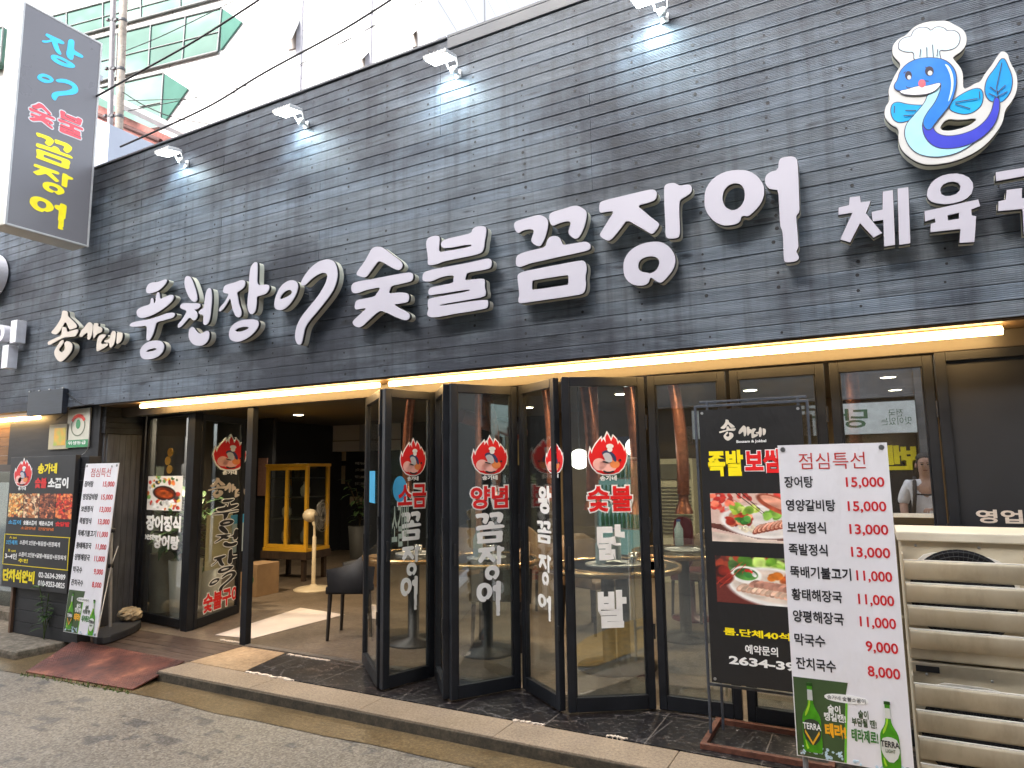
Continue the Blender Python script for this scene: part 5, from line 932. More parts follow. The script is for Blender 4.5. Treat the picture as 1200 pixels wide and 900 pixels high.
f, r, o = notice('hanging_scroll', 'narrow pinkish paper strip left of the yellow cabinet', 'paper strip', (303, 537, 312, 581), 7.9, M('scroll_pink', (.3, .16, .12), .7, .2, 30)); m = MB(); m.box((r[0]-.1, 7.912, .119), (r[2]+.1, 7.98, 2.49)); wp = m.build('partition_panel', WALLNAVY); tag(wp, 'dark partition panel left of the yellow cabinet', 'partition')
def potplant(name, label, x, y, z, r, h, potmat, n, ph_, sp, seed, mat, lw, ll, stems=6):
    t = thing(name, label, 'plant', (x, y, z)); m = MB(); m.lathe((x, y, z), [(r*.78, 0), (r, h), (r*.9, h), (r*.88, h-.03)], 20); m.build('pot', potmat, t); rn = random.Random(seed); ms, ml = MB(), MB()
    for s_ in range(stems):
        a = rn.uniform(0, 6.28); d = Vector((math.cos(a), math.sin(a), 0))*sp*rn.uniform(.2, 1); hh = ph_*rn.uniform(.6, 1); b0 = Vector((x, y, z+h-.03)); ms.tube([b0+d*(k/5)**1.6+Vector((0, 0, hh*k/5)) for k in range(6)], .008, 5)
        for k in range(n//stems):
            f_ = rn.uniform(.15, 1); p = b0+d*f_**1.6+Vector((0, 0, hh*f_)); b2 = rn.uniform(0, 6.28); e = Vector((math.cos(b2), math.sin(b2), rn.uniform(-.1, .8))).normalized(); s2 = e.cross(Vector((0, 0, 1))).normalized()*lw*rn.uniform(.7, 1.2); L = ll*rn.uniform(.6, 1.3); dr = Vector((0, 0, -L*.4))
            ml.add([p, p+e*L*.3+s2, p+e*L*.7+s2*.8+dr*.35, p+e*L+dr, p+e*L*.7-s2*.8+dr*.35, p+e*L*.3-s2], [(0, 1, 5), (1, 2, 4, 5), (2, 3, 4)], True)
    ms.build('stem', M('stem_brown', (.08, .06, .03), .7), t); ml.build('foliage', mat, t)
PW = M('pot_white', (.62, .6, .55), .35, .05)
potplant('potted_plant', 'big-leaved plant in a tall white pot behind the left window, nearer the post', PZ(203, 724, .12).x, PZ(203, 724, .12).y+.12, .12, .17, .58, PW, 70, .75, .35, 3, LEAFD, .035, .32); potplant('potted_plant', 'dark leafy plant in a cream ribbed pot behind the left window', PZ(180, 718, .12).x, PZ(180, 718, .12).y+.1, .12, .16, .62, M('pot_cream', (.5, .46, .36), .5), 80, .85, .35, 4, LEAFD, .03, .34)
potplant('potted_plant', 'dark bush in a grey pot by the navy back wall', -8.0, 9.35, .12, .2, .55, M('pot_grey', (.1, .1, .095), .6), 90, .9, .3, 5, LEAFD, .04, .18); potplant('potted_plant', 'plant in a pale pot behind the 풍천장어 glass', PZ(233, 716, .12).x, PZ(233, 716, .12).y+.1, .12, .15, .45, PW, 60, .8, .3, 6, LEAFD, .03, .25)
m = MB(); q = [PZ(252, 744, .125), PZ(296, 748, .125), PZ(404, 720, .125), PZ(352, 712, .125)]; m.add([(p.x, p.y, .1225) for p in q]+[(p.x, p.y, .1245) for p in q], [(0, 1, 2, 3)[::-1], (4, 5, 6, 7), (0, 1, 5, 4), (1, 2, 6, 5), (2, 3, 7, 6), (3, 0, 4, 7)]); o = m.build('cardboard_sheet', M('pale_board', (.58, .5, .44), .8, .1, 3)); tag(o, 'pale flattened cardboard sheet lying on the entrance floor', 'cardboard')
t = thing('cardboard_box', 'brown cardboard box with green print just inside the entrance', 'box', (-6.6, 6.2, .12)); m = MB(); m.box((-6.98, 5.95, .1195), (-6.68, 6.3, .5)); m.build('box_body', M('kraft', (.3, .19, .1), .8, .15, 5), t, .004); f = Fr((0, 5.949, 0), (1, 0, 0)); place2d(curve_mesh([ellipse(-6.82, .32, .09, .07)], .0004), f, .0006, t, 'green_print', M('print_green', (.03, .12, .04), .6))
# tables with grills and copper exhaust hoses
COP = M('copper_hose', (.42, .15, .085), .32, .3, 30, .0, .75); RIM = M('table_rim', (.5, .33, .17), .25, .15, 6, 0, .8); TT = M('table_black', (.02, .018, .016), .2, .2, 10)
def gtable(x, y, label, r=.42):
    t = thing('grill_table', label, 'table', (x, y, .12), 'round grill tables'); m = MB(); m.lathe((x, y, .84), [(r-.03, 0), (r-.03, .03)], 40); m.build('table_top', TT, t); m = MB(); m.lathe((x, y, .84), [(r-.0295, -.004), (r, -.004), (r, .034), (r-.0295, .034), (r-.0295, -.004)], 40); m.build('metal_rim', RIM, t)
    m = MB(); m.lathe((x, y, .871), [(.16, 0), (.165, .012), (.15, .016), (.145, .006)], 28); m.build('grill_ring', STEEL, t); m = MB(); m.lathe((x, y, .12), [(.24, 0), (.24, .02), (.05, .05), (.05, .719)], 20); m.build('table_leg', M('leg_dark', (.02, .015, .012), .5), t)
def hose(x, y, z0, label, r=.052, bend=0):
    t = thing('exhaust_hose', label, 'exhaust hose', (x, y, 2.5), 'copper exhaust hoses over the tables'); m = MB(); n = 54; pts = []; rs = []
    for k in range(n*2+1):
        a = k/(n*2); z = 2.499-(2.499-z0-.16)*a; pts.append((x+bend*math.sin(a*3.14)*.5+bend*a, y, z)); rs.append(r*(1.06 if k % 2 else .88))
    m.tube(pts, rs, 14); m.build('flexible_hose', COP, t); e = Vector(pts[-1]); m = MB(); m.lathe((e.x, e.y, e.z-.17), [(r*1.5, 0), (r*1.3, .04), (r*.85, .1), (r*.8, .171)], 16); m.build('hose_nozzle', M('nozzle_copper', (.35, .14, .09), .3, .2, 20, 0, .8), t)
for px, zz, lab in (((728, 662), .87, 'round grill table behind the 닭 lettering'), ((800, 645), .87, 'round grill table behind the left post of the black banner'), ((712, 690), .87, 'round grill table nearest the glass, behind 숯불 닭발'), ((570, 655), .87, 'round grill table behind the 양념 door'), ((485, 660), .87, 'round grill table behind the 소금 door')):
    p = PZ(px[0], px[1], zz); d_ = max(1., 5.0/p.y); gtable(p.x*d_, p.y*d_, lab, .45)
for px, Y, zb_, lab, bd_ in ((482, 6.4, 1.35, 'copper exhaust hose hanging behind the 소금 door', -.05), (570, 6.9, 1.3, 'copper exhaust hose hanging behind the 양념 door', .12), (560, 6.0, .95, 'thin copper exhaust hose left of the 양념 flame crest', 0), (684, 5.7, 1.25, 'thick copper exhaust hose behind the 숯불 door, left', .06), (697, 6.6, 1.5, 'thin copper exhaust hose beside the thick one behind the 숯불 door', 0), (735, 6.0, 1.2, 'copper exhaust hose behind the 숯불 door, right of the crest', .06), (787, 6.2, 1.2, 'copper exhaust hose left of the black food banner', .07), (1000, 6.5, 1.5, 'copper exhaust hose above the white menu banner', 0), (640, 6.2, 1.3, 'copper exhaust hose behind the 왕꼼장어 door', .05)):
    p = PY(px, 470, Y); hose(p.x, Y, zb_, lab, .035 if 'thin' in lab else .056, bd_)
dm = thing('duct_run', 'reddish horizontal duct running behind the 양념 door', 'duct', (-3.4, 7.3, 2.1)); a, b2 = PY(540, 487, 7.0), PY(590, 502, 7.6); m = MB(); m.tube([a, b2, b2+(b2-a)*.5], .09, 12); m.build('duct_pipe', M('duct_red', (.22, .08, .06), .35, .2, 9, 0, .5), dm); m = MB(); q = (a+b2)/2; m.tube([q, Vector((q.x, q.y, 2.5))], .05, 10); m.build('duct_riser', COP, dm)
def globe(px, py, Y, lab):
    p = PY(px, py, Y); t = thing('globe_lamp', lab, 'pendant lamp', p, 'lit white globe lamps'); m = MB(); m.ell(p, (.095, .095, .095), 20, 12); m.build('glass_globe', emit_mat('globe_glow', (1, .93, .8), 1.8) if 'globe_glow' not in bpy.data.materials else bpy.data.materials['globe_glow'], t); m = MB(); m.tube([p+Vector((0, 0, .095)), Vector((p.x, p.y, 2.5))], .005, 6); m.build('lamp_cord', BLACK, t)
globe(679, 538, 6.0, 'white globe lamp left of the 숯불 flame crest'); globe(744, 524, 6.6, 'white globe lamp right of the 숯불 flame crest')
t = thing('floor_air_conditioner', 'cream standing air conditioner with louvres behind the door glass', 'air conditioner', (-2.6, 8.9, .12)); p0, p1 = PY(771, 560, 8.9), PY(812, 560, 8.9); x0, x1 = p0.x, p1.x
m = MB(); m.box((x0, 8.9, .1195), (x1, 9.3, 1.72)); m.build('case', M('aircon_cream', (.55, .5, .36), .5, .06, 4), t, .01); m = MB()
for k_ in range(14): m.box((x0+.03, 8.885, .75+.045*k_), (x1-.03, 8.899, .765+.045*k_))
m.box((x0+.03, 8.88, 1.45), (x1-.03, 8.899, 1.65)); m.build('louvre', M('aircon_dark', (.12, .11, .08), .5), t)
t = thing('drinks_fridge', 'glass-door drinks fridge glowing green behind the 숯불 door', 'fridge', (-3.3, 9.4, .12)); a, b2 = PY(702, 600, 9.3), PY(752, 600, 9.3); m = MB(); m.box((a.x-.05, 9.31, .1195), (b2.x+.05, 9.85, 1.95)); m.build('fridge_body', M('fridge_grey', (.12, .13, .14), .4), t); m = MB(); m.box((a.x, 9.3, .4), (b2.x, 9.309, 1.8)); m.build('lit_interior', emit_mat('fridge_glow', (.45, .8, .68), .07), t)
m = MB(); mi = MB()
for z in (.75, 1.1, 1.45): m.box((a.x, 9.24, z), (b2.x, 9.298, z+.02))
m.box((a.x-.04, 9.22, .36), (a.x, 9.3, 1.86)); m.box((b2.x, 9.22, .36), (b2.x+.04, 9.3, 1.86)); m.build('shelf', STEEL, t)
for z in (.77, 1.12, 1.47):
    for k_ in range(9): mi.lathe((a.x+.07+k_*(b2.x-a.x-.1)/8.5, 9.265, z), [(.026, 0), (.028, .02), (.028, .15), (.012, .2), (.012, .25)], 8)
mi.build('bottle_row', M('bottle_glass_green', (.02, .14, .05), .2, .3, 9), t)
f, r, o = notice('wall_poster', 'pale yellow notice poster on the tan rear wall', 'poster', (592, 500, 608, 545), 9.88, M('poster_yellow', (.5, .38, .16), .6, .1)); f, r, o = notice('wall_poster', 'blue-violet lit poster behind the 숯불 door', 'poster', (723, 512, 745, 548), 9.88, M('poster_blue', (.2, .24, .5), .5, .3, 6), None); notice('wall_poster', 'food photo poster high on the rear wall left of the black banner', 'poster', (794, 500, 812, 520), 9.88, M('poster_food', (.35, .26, .2), .5, .6, 40)); notice('wall_poster', 'food photo poster high on the rear wall right of the black banner', 'poster', (940, 482, 962, 510), 9.88, M('poster_food', (.35, .26, .2), .5, .6, 40))
MR = M('maroon_leather', (.1, .008, .014), .3, .2, 12)
q = PZ(812, 725, .12); t = thing('bar_stool', 'dark red high-backed stool behind the glass left of the black banner', 'stool', (q.x, q.y, .12)); m = MB(); m.box((q.x-.17, q.y-.16, .5), (q.x+.17, q.y+.18, .6)); m.build('seat', MR, t, .025); m = MB(); m.prism(chaikin([(-.09, .62), (.09, .62), (.1, 1.0), (.07, 1.12), (-.07, 1.12), (-.1, 1.0)], 2), Fr((q.x-.02, q.y-.12, 0), (1, 0, 0)), 0, .06); m.build('backrest', MR, t, .012); m = MB(); m.lathe((q.x, q.y, .12), [(.2, 0), (.2, .02), (.035, .04), (.035, .379)], 16); m.build('stool_base', MR, t)
for k_, (x, y, rz) in enumerate(((-3.9, 6.2, .6), (-3.2, 6.9, 2.2), (-2.4, 6.1, 1.2), (-1.6, 7.0, -.6), (-.9, 5.6, 2.8), (-2.9, 5.2, -1.2), (-.2, 6.8, .3))): chair(x, y, rz, ('tan chair in the dim room behind the 소금 door', 'tan chair deep behind the 양념 door', 'tan chair by the table behind the 왕꼼장어 door', 'tan chair behind the 닭 lettering', 'tan chair near the glass by the black banner', 'tan chair near the glass behind the 양념 door', 'tan chair hidden behind the white menu banner')[k_], M('tan_leather', (.16, .1, .055), .45, .2, 12), 'tan dining chairs')

CUPM = M('steel_cup', (.5, .5, .5), .25, .1, 20, 0, .8); PIT = M('pitcher_plastic', (.35, .45, .5), .2, .1)
for k_, (px, py) in enumerate(((722, 655), (742, 660), (796, 639), (575, 650), (560, 652), (490, 655), (705, 684))):
    p = PZ(px, py, .875); d_ = max(1., 5.0/p.y); p = Vector((p.x*d_, p.y*d_, .8745)); t = thing('drinking_cup' if k_ % 2 else 'water_bottle', ('%s on the grill table behind the %s' % (('plastic water bottle', 'steel cup')[k_ % 2], ('닭 lettering, left side', '닭 lettering, right side', 'left post of the black banner', '양념 door, nearer its right edge', '양념 door, nearer its left edge', '소금 door', '발 lettering')[k_])), 'cup' if k_ % 2 else 'bottle', p); m = MB()
    if k_ % 2: m.lathe(p, [(.03, 0), (.037, .08), (.034, .08), (.028, .006)], 14); m.build('cup_body', CUPM, t)
    else: m.lathe(p, [(.04, 0), (.042, .02), (.042, .15), (.018, .2), (.018, .22)], 14); m.build('bottle_body', PIT, t); m = MB(); m.lathe(p+Vector((0, 0, .2205)), [(.02, 0), (.02, .02)], 12); m.build('bottle_cap', M('cap_blue', (.05, .1, .3), .4), t)
# ------------------------------------------------------------------ buildings, pole and cables behind
WPAN = NT('white_metal_panels'); 
def panel_mat():
    k = WPAN; g = k.coord((1, 1, 1)); br = k.n('TexBrick'); br.offset = 0; br.inputs['Scale'].default_value = 1; br.inputs['Brick Width'].default_value = 2.0; br.inputs['Row Height'].default_value = 1.1; br.inputs['Mortar Size'].default_value = .012
    br.inputs['Color1'].default_value = (.72, .7, .69, 1); br.inputs['Color2'].default_value = (.66, .64, .63, 1); br.inputs['Mortar'].default_value = (.3, .28, .27, 1); s = k.n('SeparateXYZ'); k.l(g, s.inputs[0]); c = k.n('CombineXYZ'); k.l(s.outputs[0], c.inputs[0]); k.l(s.outputs[2], c.inputs[1]); k.l(c.outputs[0], br.inputs['Vector']); k.l(br.outputs['Color'], k.b.inputs['Base Color']); k.b.inputs['Roughness'].default_value = .45; return k.m
WP = panel_mat()
def green_glass():
    k = NT('green_glazing'); n = k.noise(k.geo((.35, .35, .6)), 1.3, 3, .5); k.l(k.ramp(n, [(.35, (.03, .085, .068)), (.5, (.055, .13, .105)), (.66, (.13, .22, .19))]), k.b.inputs['Base Color']); k.b.inputs['Roughness'].default_value = .12; k.b.inputs['Specular IOR Level'].default_value = .12; return k.m
GG = green_glass(); GG2 = M('green_glazing_end', (.07, .15, .125), .8, .15, 1, 0, 0, .0); MULL = M('mullion_grey', (.12, .13, .13), .4); WHT = M('white_cladding', (.8, .78, .75), .5, .04, 2)
dB_ = CR*(-2563)+CU*(-135)+CF*FPX; dB_.z = 0; UB = -dB_.normalized()          # long side of the tower, running right
q0 = Vector((0, 0, HC))+ray(200, 60)*(19/ray(200, 60).length); TWF = Fr((q0.x, q0.y, 0), UB)
tw = thing('glazed_tower', 'white panelled tower with green glass window bands behind the restaurant', 'tower', (q0.x, q0.y, 0))
def tp(px, py): return TWF.uv(px, py)
ul = tp(-60, 60)[0]; ur = tp(512, 0)[0]; zlow, ztop = 2, tp(200, -60)[1]+14
m = MB(); m.box((ul-3, zlow, -9), (ur, ztop, 0), TWF); o = m.build('tower_wall', WP, tw)
def band(pts, bays, proud, nm='window_band'):
    """glazed saw-tooth bay: polygon in pixels on the tower front, bulging out to a sloped right end"""
    P = [tp(*p) for p in pts]; m = MB(); m.prism(P, TWF, .02, proud); g_ = m.build(nm, GG, tw)
    m = MB(); (a, b_, c, d) = P[:4]
    for k in range(bays+1):
        f_ = k/bays; top = (a[0]+(b_[0]-a[0])*f_, a[1]+(b_[1]-a[1])*f_); bot = (d[0]+(c[0]-d[0])*f_, d[1]+(c[1]-d[1])*f_); m.tube([TWF.p(top[0], top[1], proud+.01), TWF.p(bot[0], bot[1], proud+.01)], .022, 5)
    for f_ in (0, .55, 1): m.tube([TWF.p(a[0]+(d[0]-a[0])*f_, a[1]+(d[1]-a[1])*f_, proud+.01), TWF.p(b_[0]+(c[0]-b_[0])*f_, b_[1]+(c[1]-b_[1])*f_, proud+.01)], .026 if f_ != .55 else .015, 5)
    m.build('mullion', MULL, g_)
def wedge(tri, proud):
    P = [tp(*p) for p in tri]; m = MB(); m.prism([P[0], P[2], P[1]] if 1 else P, TWF, .01, proud); m.build('bay_end', GG2, tw)
band([(40, 27), (262, -32), (262, -2), (40, 58)], 5, .05); band([(66, 59), (262, 11), (257, 62), (66, 110)], 5, .05); wedge([(262, 11), (285, 27), (260, 60)], .05)
band([(60, 118), (194, 87), (190, 150), (60, 172)], 3, .05); wedge([(194, 87), (222, 105), (190, 150)], .05); band([(-60, 60), (18, 40), (15, 80), (-60, 95)], 3, .3)
m = MB()
for px in (352, 433): 
    u = tp(px, 40)[0]; m.box((u-.06, zlow, .0), (u+.06, ztop, .06), TWF)
u = tp(511, 0)[0]; m.build('panel_mullion', M('mullion_pale', (.38, .38, .42), .4), tw)
for px in ((339, 26, 353, 56), (423, 64, 434, 80), (484, 38, 489, 55)):
    a = tp(px[0], px[1]); c = tp(px[2], px[3]); w_ = m = MB(); m.box((a[0], c[1], .005), (c[0], a[1], .03), TWF); wn = m.build('vent_window', M('vent_dark', (.12, .09, .07), .4, .3, 6), tw)
    m = MB(); m.add([TWF.p(a[0], a[1], .03), TWF.p(c[0], a[1], .03), TWF.p(c[0], c[1], .32), TWF.p(a[0], c[1], .32), TWF.p(a[0], a[1], .05), TWF.p(c[0], a[1], .05), TWF.p(c[0], c[1], .34), TWF.p(a[0], c[1], .34)], [(0, 3, 2, 1), (4, 5, 6, 7), (0, 1, 5, 4), (1, 2, 6, 5), (2, 3, 7, 6), (3, 0, 4, 7)]); m.build('open_sash', M('sash_glass', (.3, .32, .32), .1), wn)
# beige block further along
bb_ = thing('beige_block', 'beige building corner with small brown windows beyond the white tower', 'building', (0, 24, 0)); K = Fr((PY(538, 40, 22).x, 22, 0), (-1, .95, 0)); K = Fr(K.o, (-.55, -.84, 0))
q1 = Vector((0, 0, HC))+ray(537, 40)*(26/ray(537, 40).length); dirb = (Vector((0, 0, HC))+ray(498, 0)*(21/ray(498, 0).length)-q1); dirb.z = 0; KB = Fr((q1.x, q1.y, 0), -dirb)
ub = KB.uv(495, 0)[0]; m = MB(); m.box((ub, 2, -4), (0, KB.uv(520, -10)[1]+1.2, 0), KB); m.build('block_wall', M('beige_wall', (.2, .155, .11), .7, .1, 3), bb_)
for px in ((498, 0, 503, 14), (510, 10, 516, 30), (527, 38, 531, 46)):
    a = KB.uv(px[0], px[1]); c = KB.uv(px[2], px[3]); m = MB(); m.box((min(a[0], c[0]), min(a[1], c[1]), .002), (max(a[0], c[0]), max(a[1], c[1]), .03), KB); m.build('window', M('window_brown', (.1, .07, .05), .3), bb_)
m = MB(); a = KB.uv(509, -6); c = KB.uv(539, 40); m.tube([KB.p(a[0], a[1], .05), KB.p(c[0]-.02, c[1], .05)], .07, 6); m.build('roof_edge', M('edge_grey', (.35, .33, .31), .6), bb_)
# low pink house, slab eave, pale wall box
ph_ = thing('pink_house', 'low pinkish-red plastered house with a grey eave behind the utility poles', 'house', (-11, 7.5, 0)); PKM = ground_mat('pink_plaster', (.2, .065, .055), (.3, .11, .095), (.38, .17, .15), 3, .85, .8)
YH = 7.2; a = PY(105, 120, YH); c = PY(206, 163, YH); b2 = PY(104, 118, YH); m = MB(); m.add([(PY(60, 118, YH).x, YH, 0), (c.x, YH, 0), (c.x, YH, c.z), (b2.x, YH, b2.z), (PY(60, 118, YH).x, YH, b2.z)], [(0, 1, 2, 3, 4)]); F7 = Fr((0, YH, 0), (1, 0, 0)); m = MB(); m.prism([(PY(60, 118, YH).x, 0), (c.x, 0), (c.x, c.z), (b2.x, b2.z), (PY(60, 118, YH).x, b2.z)], F7, -3, 0); m.build('house_wall', PKM, ph_)
m = MB(); a, c = F7.uv(104, 130), F7.uv(190, 166); m.tube([F7.p(a[0], a[1], .03), F7.p(c[0], c[1], .03)], .04, 6); m.build('cornice', M('cornice_dark', (.07, .025, .022), .8), ph_)
m = MB(); a = F7.uv(113, 101); c = F7.uv(162, 131); m.prism([(a[0], a[1]), (c[0], c[1]), (c[0], c[1]-.1), (a[0]-.0, a[1]-.16)], F7, -1.5, .35); m.build('eave', M('eave_grey', (.4, .39, .38), .6), ph_)
pw = thing('pale_wall', 'pale blue-grey wall block between the blade sign and the utility poles', 'wall', (-8, 5.4, 2.7)); YW = 5.6; a = PY(90, 128, YW); c = PY(125, 200, YW); m = MB(); m.prism([(a.x-.6, 2.79), (c.x, 2.79), (c.x, PY(125, 147, YW).z), (PY(111, 138, YW).x, PY(111, 138, YW).z), (a.x-.6, PY(111, 138, YW).z)], Fr((0, YW, 0), (1, 0, 0)), -.8, 0); m.build('wall_block', M('paleblue', (.42, .46, .54), .6, .06, 2), pw)
CON = ground_mat('pole_concrete', (.22, .19, .17), (.33, .29, .25), (.42, .37, .33), 8, .85)
ya = 6.3
def upole(x0, x1, y, r, label, mat):
    a = PY(x0, 0, y); b2 = PY(x1, 185, y); t = thing('utility_pole', label, 'utility pole', (b2.x, y, 0), 'utility poles strapped together'); d = (a-b2)/(a.z-b2.z); m = MB(); m.tube([b2-d*b2.z, a+d*3], [r*1.12, r*.95], 14); m.build('pole_shaft', mat, t)
    m = MB()
    for py in (25, 83, 138):
        f_ = py/185; q = a+(b2-a)*f_; m.lathe((q.x, y, q.z-.03), [(r*1.1, 0), (r*1.14, .005), (r*1.14, .05), (r*1.1, .055)], 14); m.box((q.x-r*2.2, y-.02-r, q.z-.01), (q.x-r*.9, y+.02-r, q.z+.03))
    m.build('pole_strap', M('strap_dark', (.06, .06, .065), .5), t)
upole(145, 138, ya, .062, 'round concrete utility pole, right of two strapped together', CON); upole(133, 128, ya+.06, .045, 'thinner grey steel pole, left of two strapped together', M('pole_steel', (.2, .19, .2), .5, .15, 8))
def wire(pts, r, label): cable('power_cable', label, pts, r, M('cable_black', (.015, .015, .017), .5), 'cable', 'overhead cables')
def wp_(px, py, d): v = ray(px, py); return Vector((0, 0, HC))+v*(d/v.length)
wire([wp_(113, 113, 9), wp_(168, 82, 8.6), wp_(230, 47, 8.2), wp_(300, 2, 7.8), wp_(330, -20, 7.5)], .011, 'overhead cable from the poles up past the green glass bays')
wire([wp_(141, 172, 9.4), wp_(240, 127, 8.6), wp_(310, 85, 8.2), wp_(400, 36, 7.8), wp_(470, -8, 7.4)], .012, 'thick overhead cable crossing the white tower diagonally')
wire([wp_(150, 130, 9.2), wp_(300, 97, 8.6), wp_(400, 50, 8), wp_(497, 0, 7.4)], .005, 'thin overhead cable beneath the thick one across the white tower')
wire([wp_(146, 60, 9.2), wp_(190, 42, 8.8), wp_(260, 8, 8.2), wp_(300, -14, 8)], .005, 'thin cable above the others, leaving the pole beside the blade sign')
wire([wp_(150, 118, 9.1), wp_(260, 112, 8.8), wp_(330, 88, 8.4), wp_(420, 40, 8), wp_(505, -12, 7.6)], .004, 'faint thin cable between the thick cable and the thin one')
wire([wp_(144, 108, 9.2), wp_(170, 124, 9), wp_(205, 138, 8.8), wp_(250, 146, 8.8)], .006, 'thin cable sagging from the poles towards the fascia')
# ------------------------------------------------------------------ the other side of the street, seen only in the glass
op = thing('opposite_shop', 'grey brick shop across the street with a pale sign band', 'shop', (-1, -6.2, 0)); k = NT('grey_brick'); br = k.n('TexBrick'); br.inputs['Scale'].default_value = 1; br.inputs['Brick Width'].default_value = .4; br.inputs['Row Height'].default_value = .13; br.inputs['Mortar Size'].default_value = .008; br.inputs['Color1'].default_value = (.16, .155, .15, 1); br.inputs['Color2'].default_value = (.11, .108, .105, 1); br.inputs['Mortar'].default_value = (.12, .12, .12, 1)
s = k.n('SeparateXYZ'); k.l(k.geo(), s.inputs[0]); c = k.n('CombineXYZ'); k.l(s.outputs[0], c.inputs[0]); k.l(s.outputs[2], c.inputs[1]); k.l(c.outputs[0], br.inputs['Vector']); k.l(br.outputs[0], k.b.inputs['Base Color']); GB = k.m
m = MB(); m.box((.8, -10, 0), (16, -6.2, 13)); m.box((-26, -10, 2.9), (.799, -6.3, 13)); m.build('brick_wall', GB, op); m = MB(); m.box((-26, -6.8, 0), (.79, -6.5, 2.899)); m.build('shop_window', M('window_dark', (.03, .03, .032), .15), op)  # brick wall raised this high to shade the facade across the street
OF = Fr((0, -6.1, 0), (-1, 0, 0)); m = MB(); m.box((-2.3, -6.25, 2.2), (.78, -6.101, 2.8)); m.build('sign_band', M('sign_pale', (.66, .7, .66), .4), op); GRN = M('sign_green', (.05, .13, .06), .5)
text('당산', OF, (.02, 2.32, 1.0, 2.7), .002, GRN, op, bold=.02); text('전국\n맛이있는', OF, (-.7, 2.35, -.2, 2.65), .002, GRN, op); text('벤', OF, (-.75, 1.5, -.25, 1.98), -.36, INKY, op, bold=.04)
m = MB(); m.box((-9, -6.3, 3.2), (-4.5, -6.1, 4.0)); m.build('sign_board', M('board_teal', (.1, .3, .32), .4), op)
slab('far_pavement', MOSS, [(-14, -6.2), (8, -6.2), (8, -3.9), (-14, -3.9)], -.05, .12)
eb = thing('sky_blocker_building', 'added grey-brown building up the street, blocking bright sky mirrored in the doors', 'building', (14, -1, 0)); m = MB(); m.box((11, -5.9, 0), (18, 1.2, 9)); m.build('wall', M('brown_render', (.1, .09, .075), .8, .2, 2), eb)  # out-of-view building added to block bright sky in the door reflections
for z in (1.0, 3.6, 6.2):
    for y in (-5.2, -3.0, -.8): m = MB(); m.box((10.97, y, z), (10.999, y+1.4, z+1.5)); m.build('window', M('window_dark', (.03, .03, .032), .15), eb)
# ------------------------------------------------------------------ the man mirrored in the window (stands beside the camera)
SKIN = M('skin', (.5, .3, .21), .5, .08, 20); TEE = M('white_tee', (.86, .86, .86), .85, .06, 10); HAIR = M('black_hair', (.012, .01, .01), .5, .3, 60); TRO = M('dark_trousers', (.03, .032, .04), .8, .1, 12); STRAP = M('dark_strap', (.04, .032, .03), .7)
px0, py0 = .5, -.12
man = thing('person', 'man in a white T-shirt with dark backpack straps mirrored in the window', 'person', (px0, py0, 0))
def skin(name, verts, edges, mat, parent, root=0, sub=2):
    me = bpy.data.meshes.new(name); me.from_pydata([v[:3] for v in verts], edges, []); o = bpy.data.objects.new(name, me); C.objects.link(o)
    md = o.modifiers.new('s', 'SKIN'); md.use_smooth_shade = True
    for i, v in enumerate(verts):
        sv = me.skin_vertices[0].data[i]; r = v[3]; sv.radius = r if isinstance(r, tuple) else (r, r); sv.use_root = (i == root)
    o.modifiers.new('d', 'SUBSURF').levels = sub; dg = bpy.context.evaluated_depsgraph_get(); m2 = bpy.data.meshes.new_from_object(o.evaluated_get(dg)); bpy.data.objects.remove(o); m2.name = name; m2.transform(Matrix.Translation((px0, py0, 0))); return link(name, m2, parent, [mat])
# figure faces +y (towards the shop); x to its own left is -x
V = [(0, 0, .92, (.15, .1)), (0, .0, 1.1, (.14, .095)), (0, 0, 1.27, (.165, .1)), (0, -.01, 1.39, (.1, .075)), (0, .005, 1.46, (.055, .055)), (0, .02, 1.54, (.07, .085)), (0, .02, 1.63, (.074, .092)), (0, .015, 1.70, (.05, .06)),
     (-.17, 0, 1.375, .062), (-.23, .0, 1.18, .046), (-.23, .1, 1.0, .038), (-.17, .26, 1.04, .026), (.17, 0, 1.375, .062), (.235, .0, 1.18, .046), (.2, .14, 1.05, .038), (.08, .27, 1.12, .026),
     (-.09, 0, .85, .085), (-.1, .01, .5, .058), (-.1, 0, .1, .04), (-.1, .13, .045, .035), (.09, 0, .85, .085), (.1, .01, .5, .058), (.1, 0, .1, .04), (.1, .13, .045, .035)]
E_ = [(0, 1), (1, 2), (2, 3), (3, 4), (4, 5), (5, 6), (6, 7), (2, 8), (8, 9), (9, 10), (10, 11), (2, 12), (12, 13), (13, 14), (14, 15), (0, 16), (16, 17), (17, 18), (18, 19), (0, 20), (20, 21), (21, 22), (22, 23)]
skin('body', V, E_, SKIN, man)
T = [(0, 0, .88, (.165, .115)), (0, .0, 1.1, (.158, .112)), (0, 0, 1.27, (.18, .115)), (0, -.008, 1.385, (.11, .085)), (-.17, 0, 1.375, .075), (-.225, .0, 1.22, .064), (-.232, .01, 1.16, .06), (.17, 0, 1.375, .075), (.23, .0, 1.22, .064), (.236, .01, 1.16, .06)]
skin('t_shirt', T, [(0, 1), (1, 2), (2, 3), (2, 4), (4, 5), (5, 6), (2, 7), (7, 8), (8, 9)], TEE, man)
T = [(0, 0, .9, (.16, .11)), (-.09, 0, .82, .1), (-.1, .01, .5, .075), (-.1, 0, .12, .06), (.09, 0, .82, .1), (.1, .01, .5, .075), (.1, 0, .12, .06)]
skin('trousers', T, [(0, 1), (1, 2), (2, 3), (0, 4), (4, 5), (5, 6)], TRO, man)
m = MB(); 
for sx in (-.1, .1): m.ell((px0+sx, py0+.06, .045), (.052, .14, .05), 14, 8)
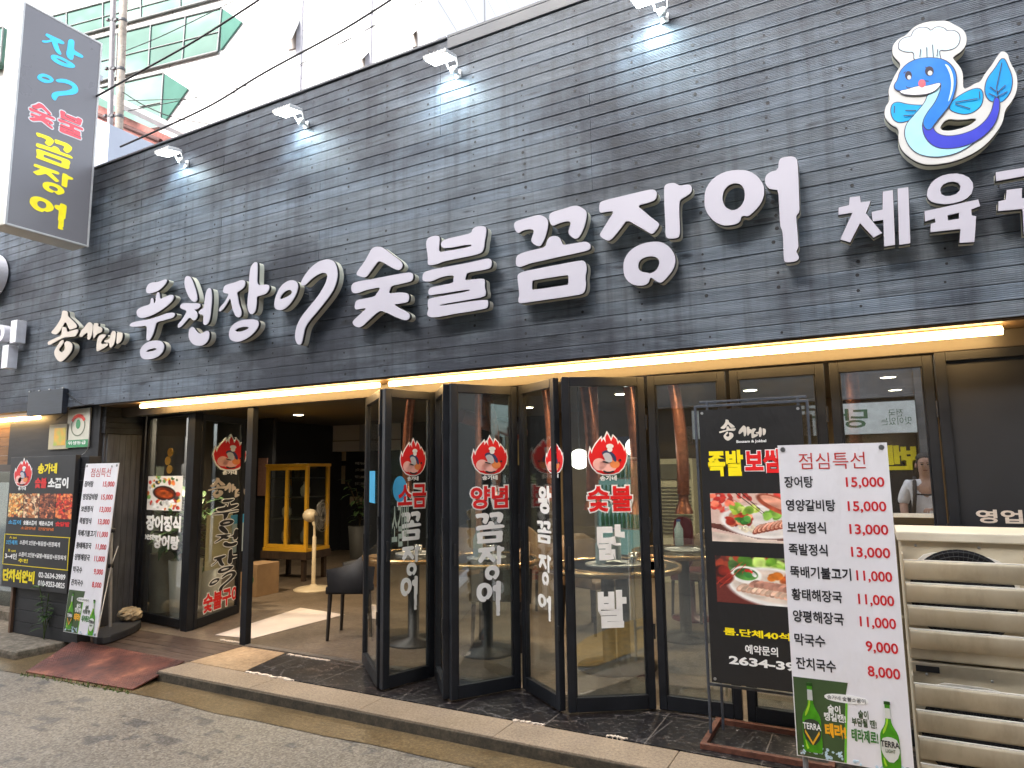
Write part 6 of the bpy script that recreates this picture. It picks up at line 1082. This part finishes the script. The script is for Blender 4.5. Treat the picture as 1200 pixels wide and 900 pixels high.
m.build('shoe', M('shoe_dark', (.03, .03, .03), .6), man)
m = MB(); m.ell((px0, py0-.012, 1.668), (.08, .092, .062), 18, 10); m.ell((px0, py0-.035, 1.61), (.082, .07, .085), 16, 9); m.build('hair', HAIR, man)
for sx in (-.03, .03):
    m = MB(); m.ell((px0+sx, py0+.103, 1.6), (.013, .008, .007), 10, 6); m.build('eye', M('eye_dark', (.02, .015, .012), .3), man)
    m = MB(); m.ell((px0+sx, py0+.105, 1.618), (.02, .006, .004), 10, 6); m.build('eyebrow', HAIR, man)
m = MB(); m.tube([(px0, py0+.1, 1.605), (px0, py0+.122, 1.575), (px0, py0+.105, 1.565)], [.008, .015, .012], 8); m.build('nose', SKIN, man)
m = MB(); m.ell((px0, py0+.1, 1.535), (.024, .007, .006), 12, 6); m.build('mouth', M('lips', (.25, .09, .07), .5), man)
for sx in (-.082, .082): m = MB(); m.ell((px0+sx, py0+.015, 1.59), (.01, .018, .03), 10, 7); m.build('ear', SKIN, man)
def hand(w, d, side):
    w = Vector(w); d = Vector(d).normalized(); up = Vector((0, 0, 1)); sdv = d.cross(up).normalized()*side; vs = [(*w, .024), (*(w+d*.05), (.032, .016)), (*(w+d*.09), (.034, .014))]; ed = [(0, 1), (1, 2)]
    skin('palm', vs, ed, SKIN, man)
    for k, (off, L) in enumerate(((-.03, .058), (-.01, .07), (.01, .074), (.03, .066))):
        b0 = w+d*.085+sdv*off; p1 = b0+d*L*.45; p2 = p1+d*L*.3-up*.018; p3 = p2+d*L*.1-up*.026; skin('finger', [(*b0, .0095), (*p1, .0088), (*p2, .008), (*p3, .007)], [(0, 1), (1, 2), (2, 3)], SKIN, man)
    b0 = w+d*.03-sdv*.025; p1 = b0+d*.03-sdv*.025; p2 = p1+d*.03-sdv*.006-up*.01; skin('thumb', [(*b0, .012), (*p1, .0105), (*p2, .008)], [(0, 1), (1, 2)], SKIN, man)
hand((-.165, .275, 1.045), (.6, .75, .15), 1); hand((.07, .28, 1.125), (-.8, .55, .1), -1)
bk_ = thing('backpack', 'dark backpack worn by the man mirrored in the window', 'backpack', (px0, py0-.2, 1.0)); m = MB(); m.box((px0-.15, py0-.27, .95), (px0+.15, py0-.125, 1.38)); m.build('bag', STRAP, bk_, .04)
for sx in (-.1, .1):
    m = MB(); m.tube([(px0+sx, py0-.13, 1.37), (px0+sx*1.05, py0-.04, 1.455), (px0+sx*1.1, py0+.07, 1.41), (px0+sx*1.2, py0+.13, 1.27), (px0+sx*1.4, py0+.1, 1.1), (px0+sx*1.5, py0-.1, 1.0)], .02, 8); m.build('shoulder_strap', STRAP, bk_)
m = MB(); m.tube([(px0-.112, py0+.135, 1.28), (px0, py0+.142, 1.275), (px0+.112, py0+.135, 1.28)], .009, 6); m.build('chest_strap', STRAP, bk_)
bpy.context.view_layer.update()
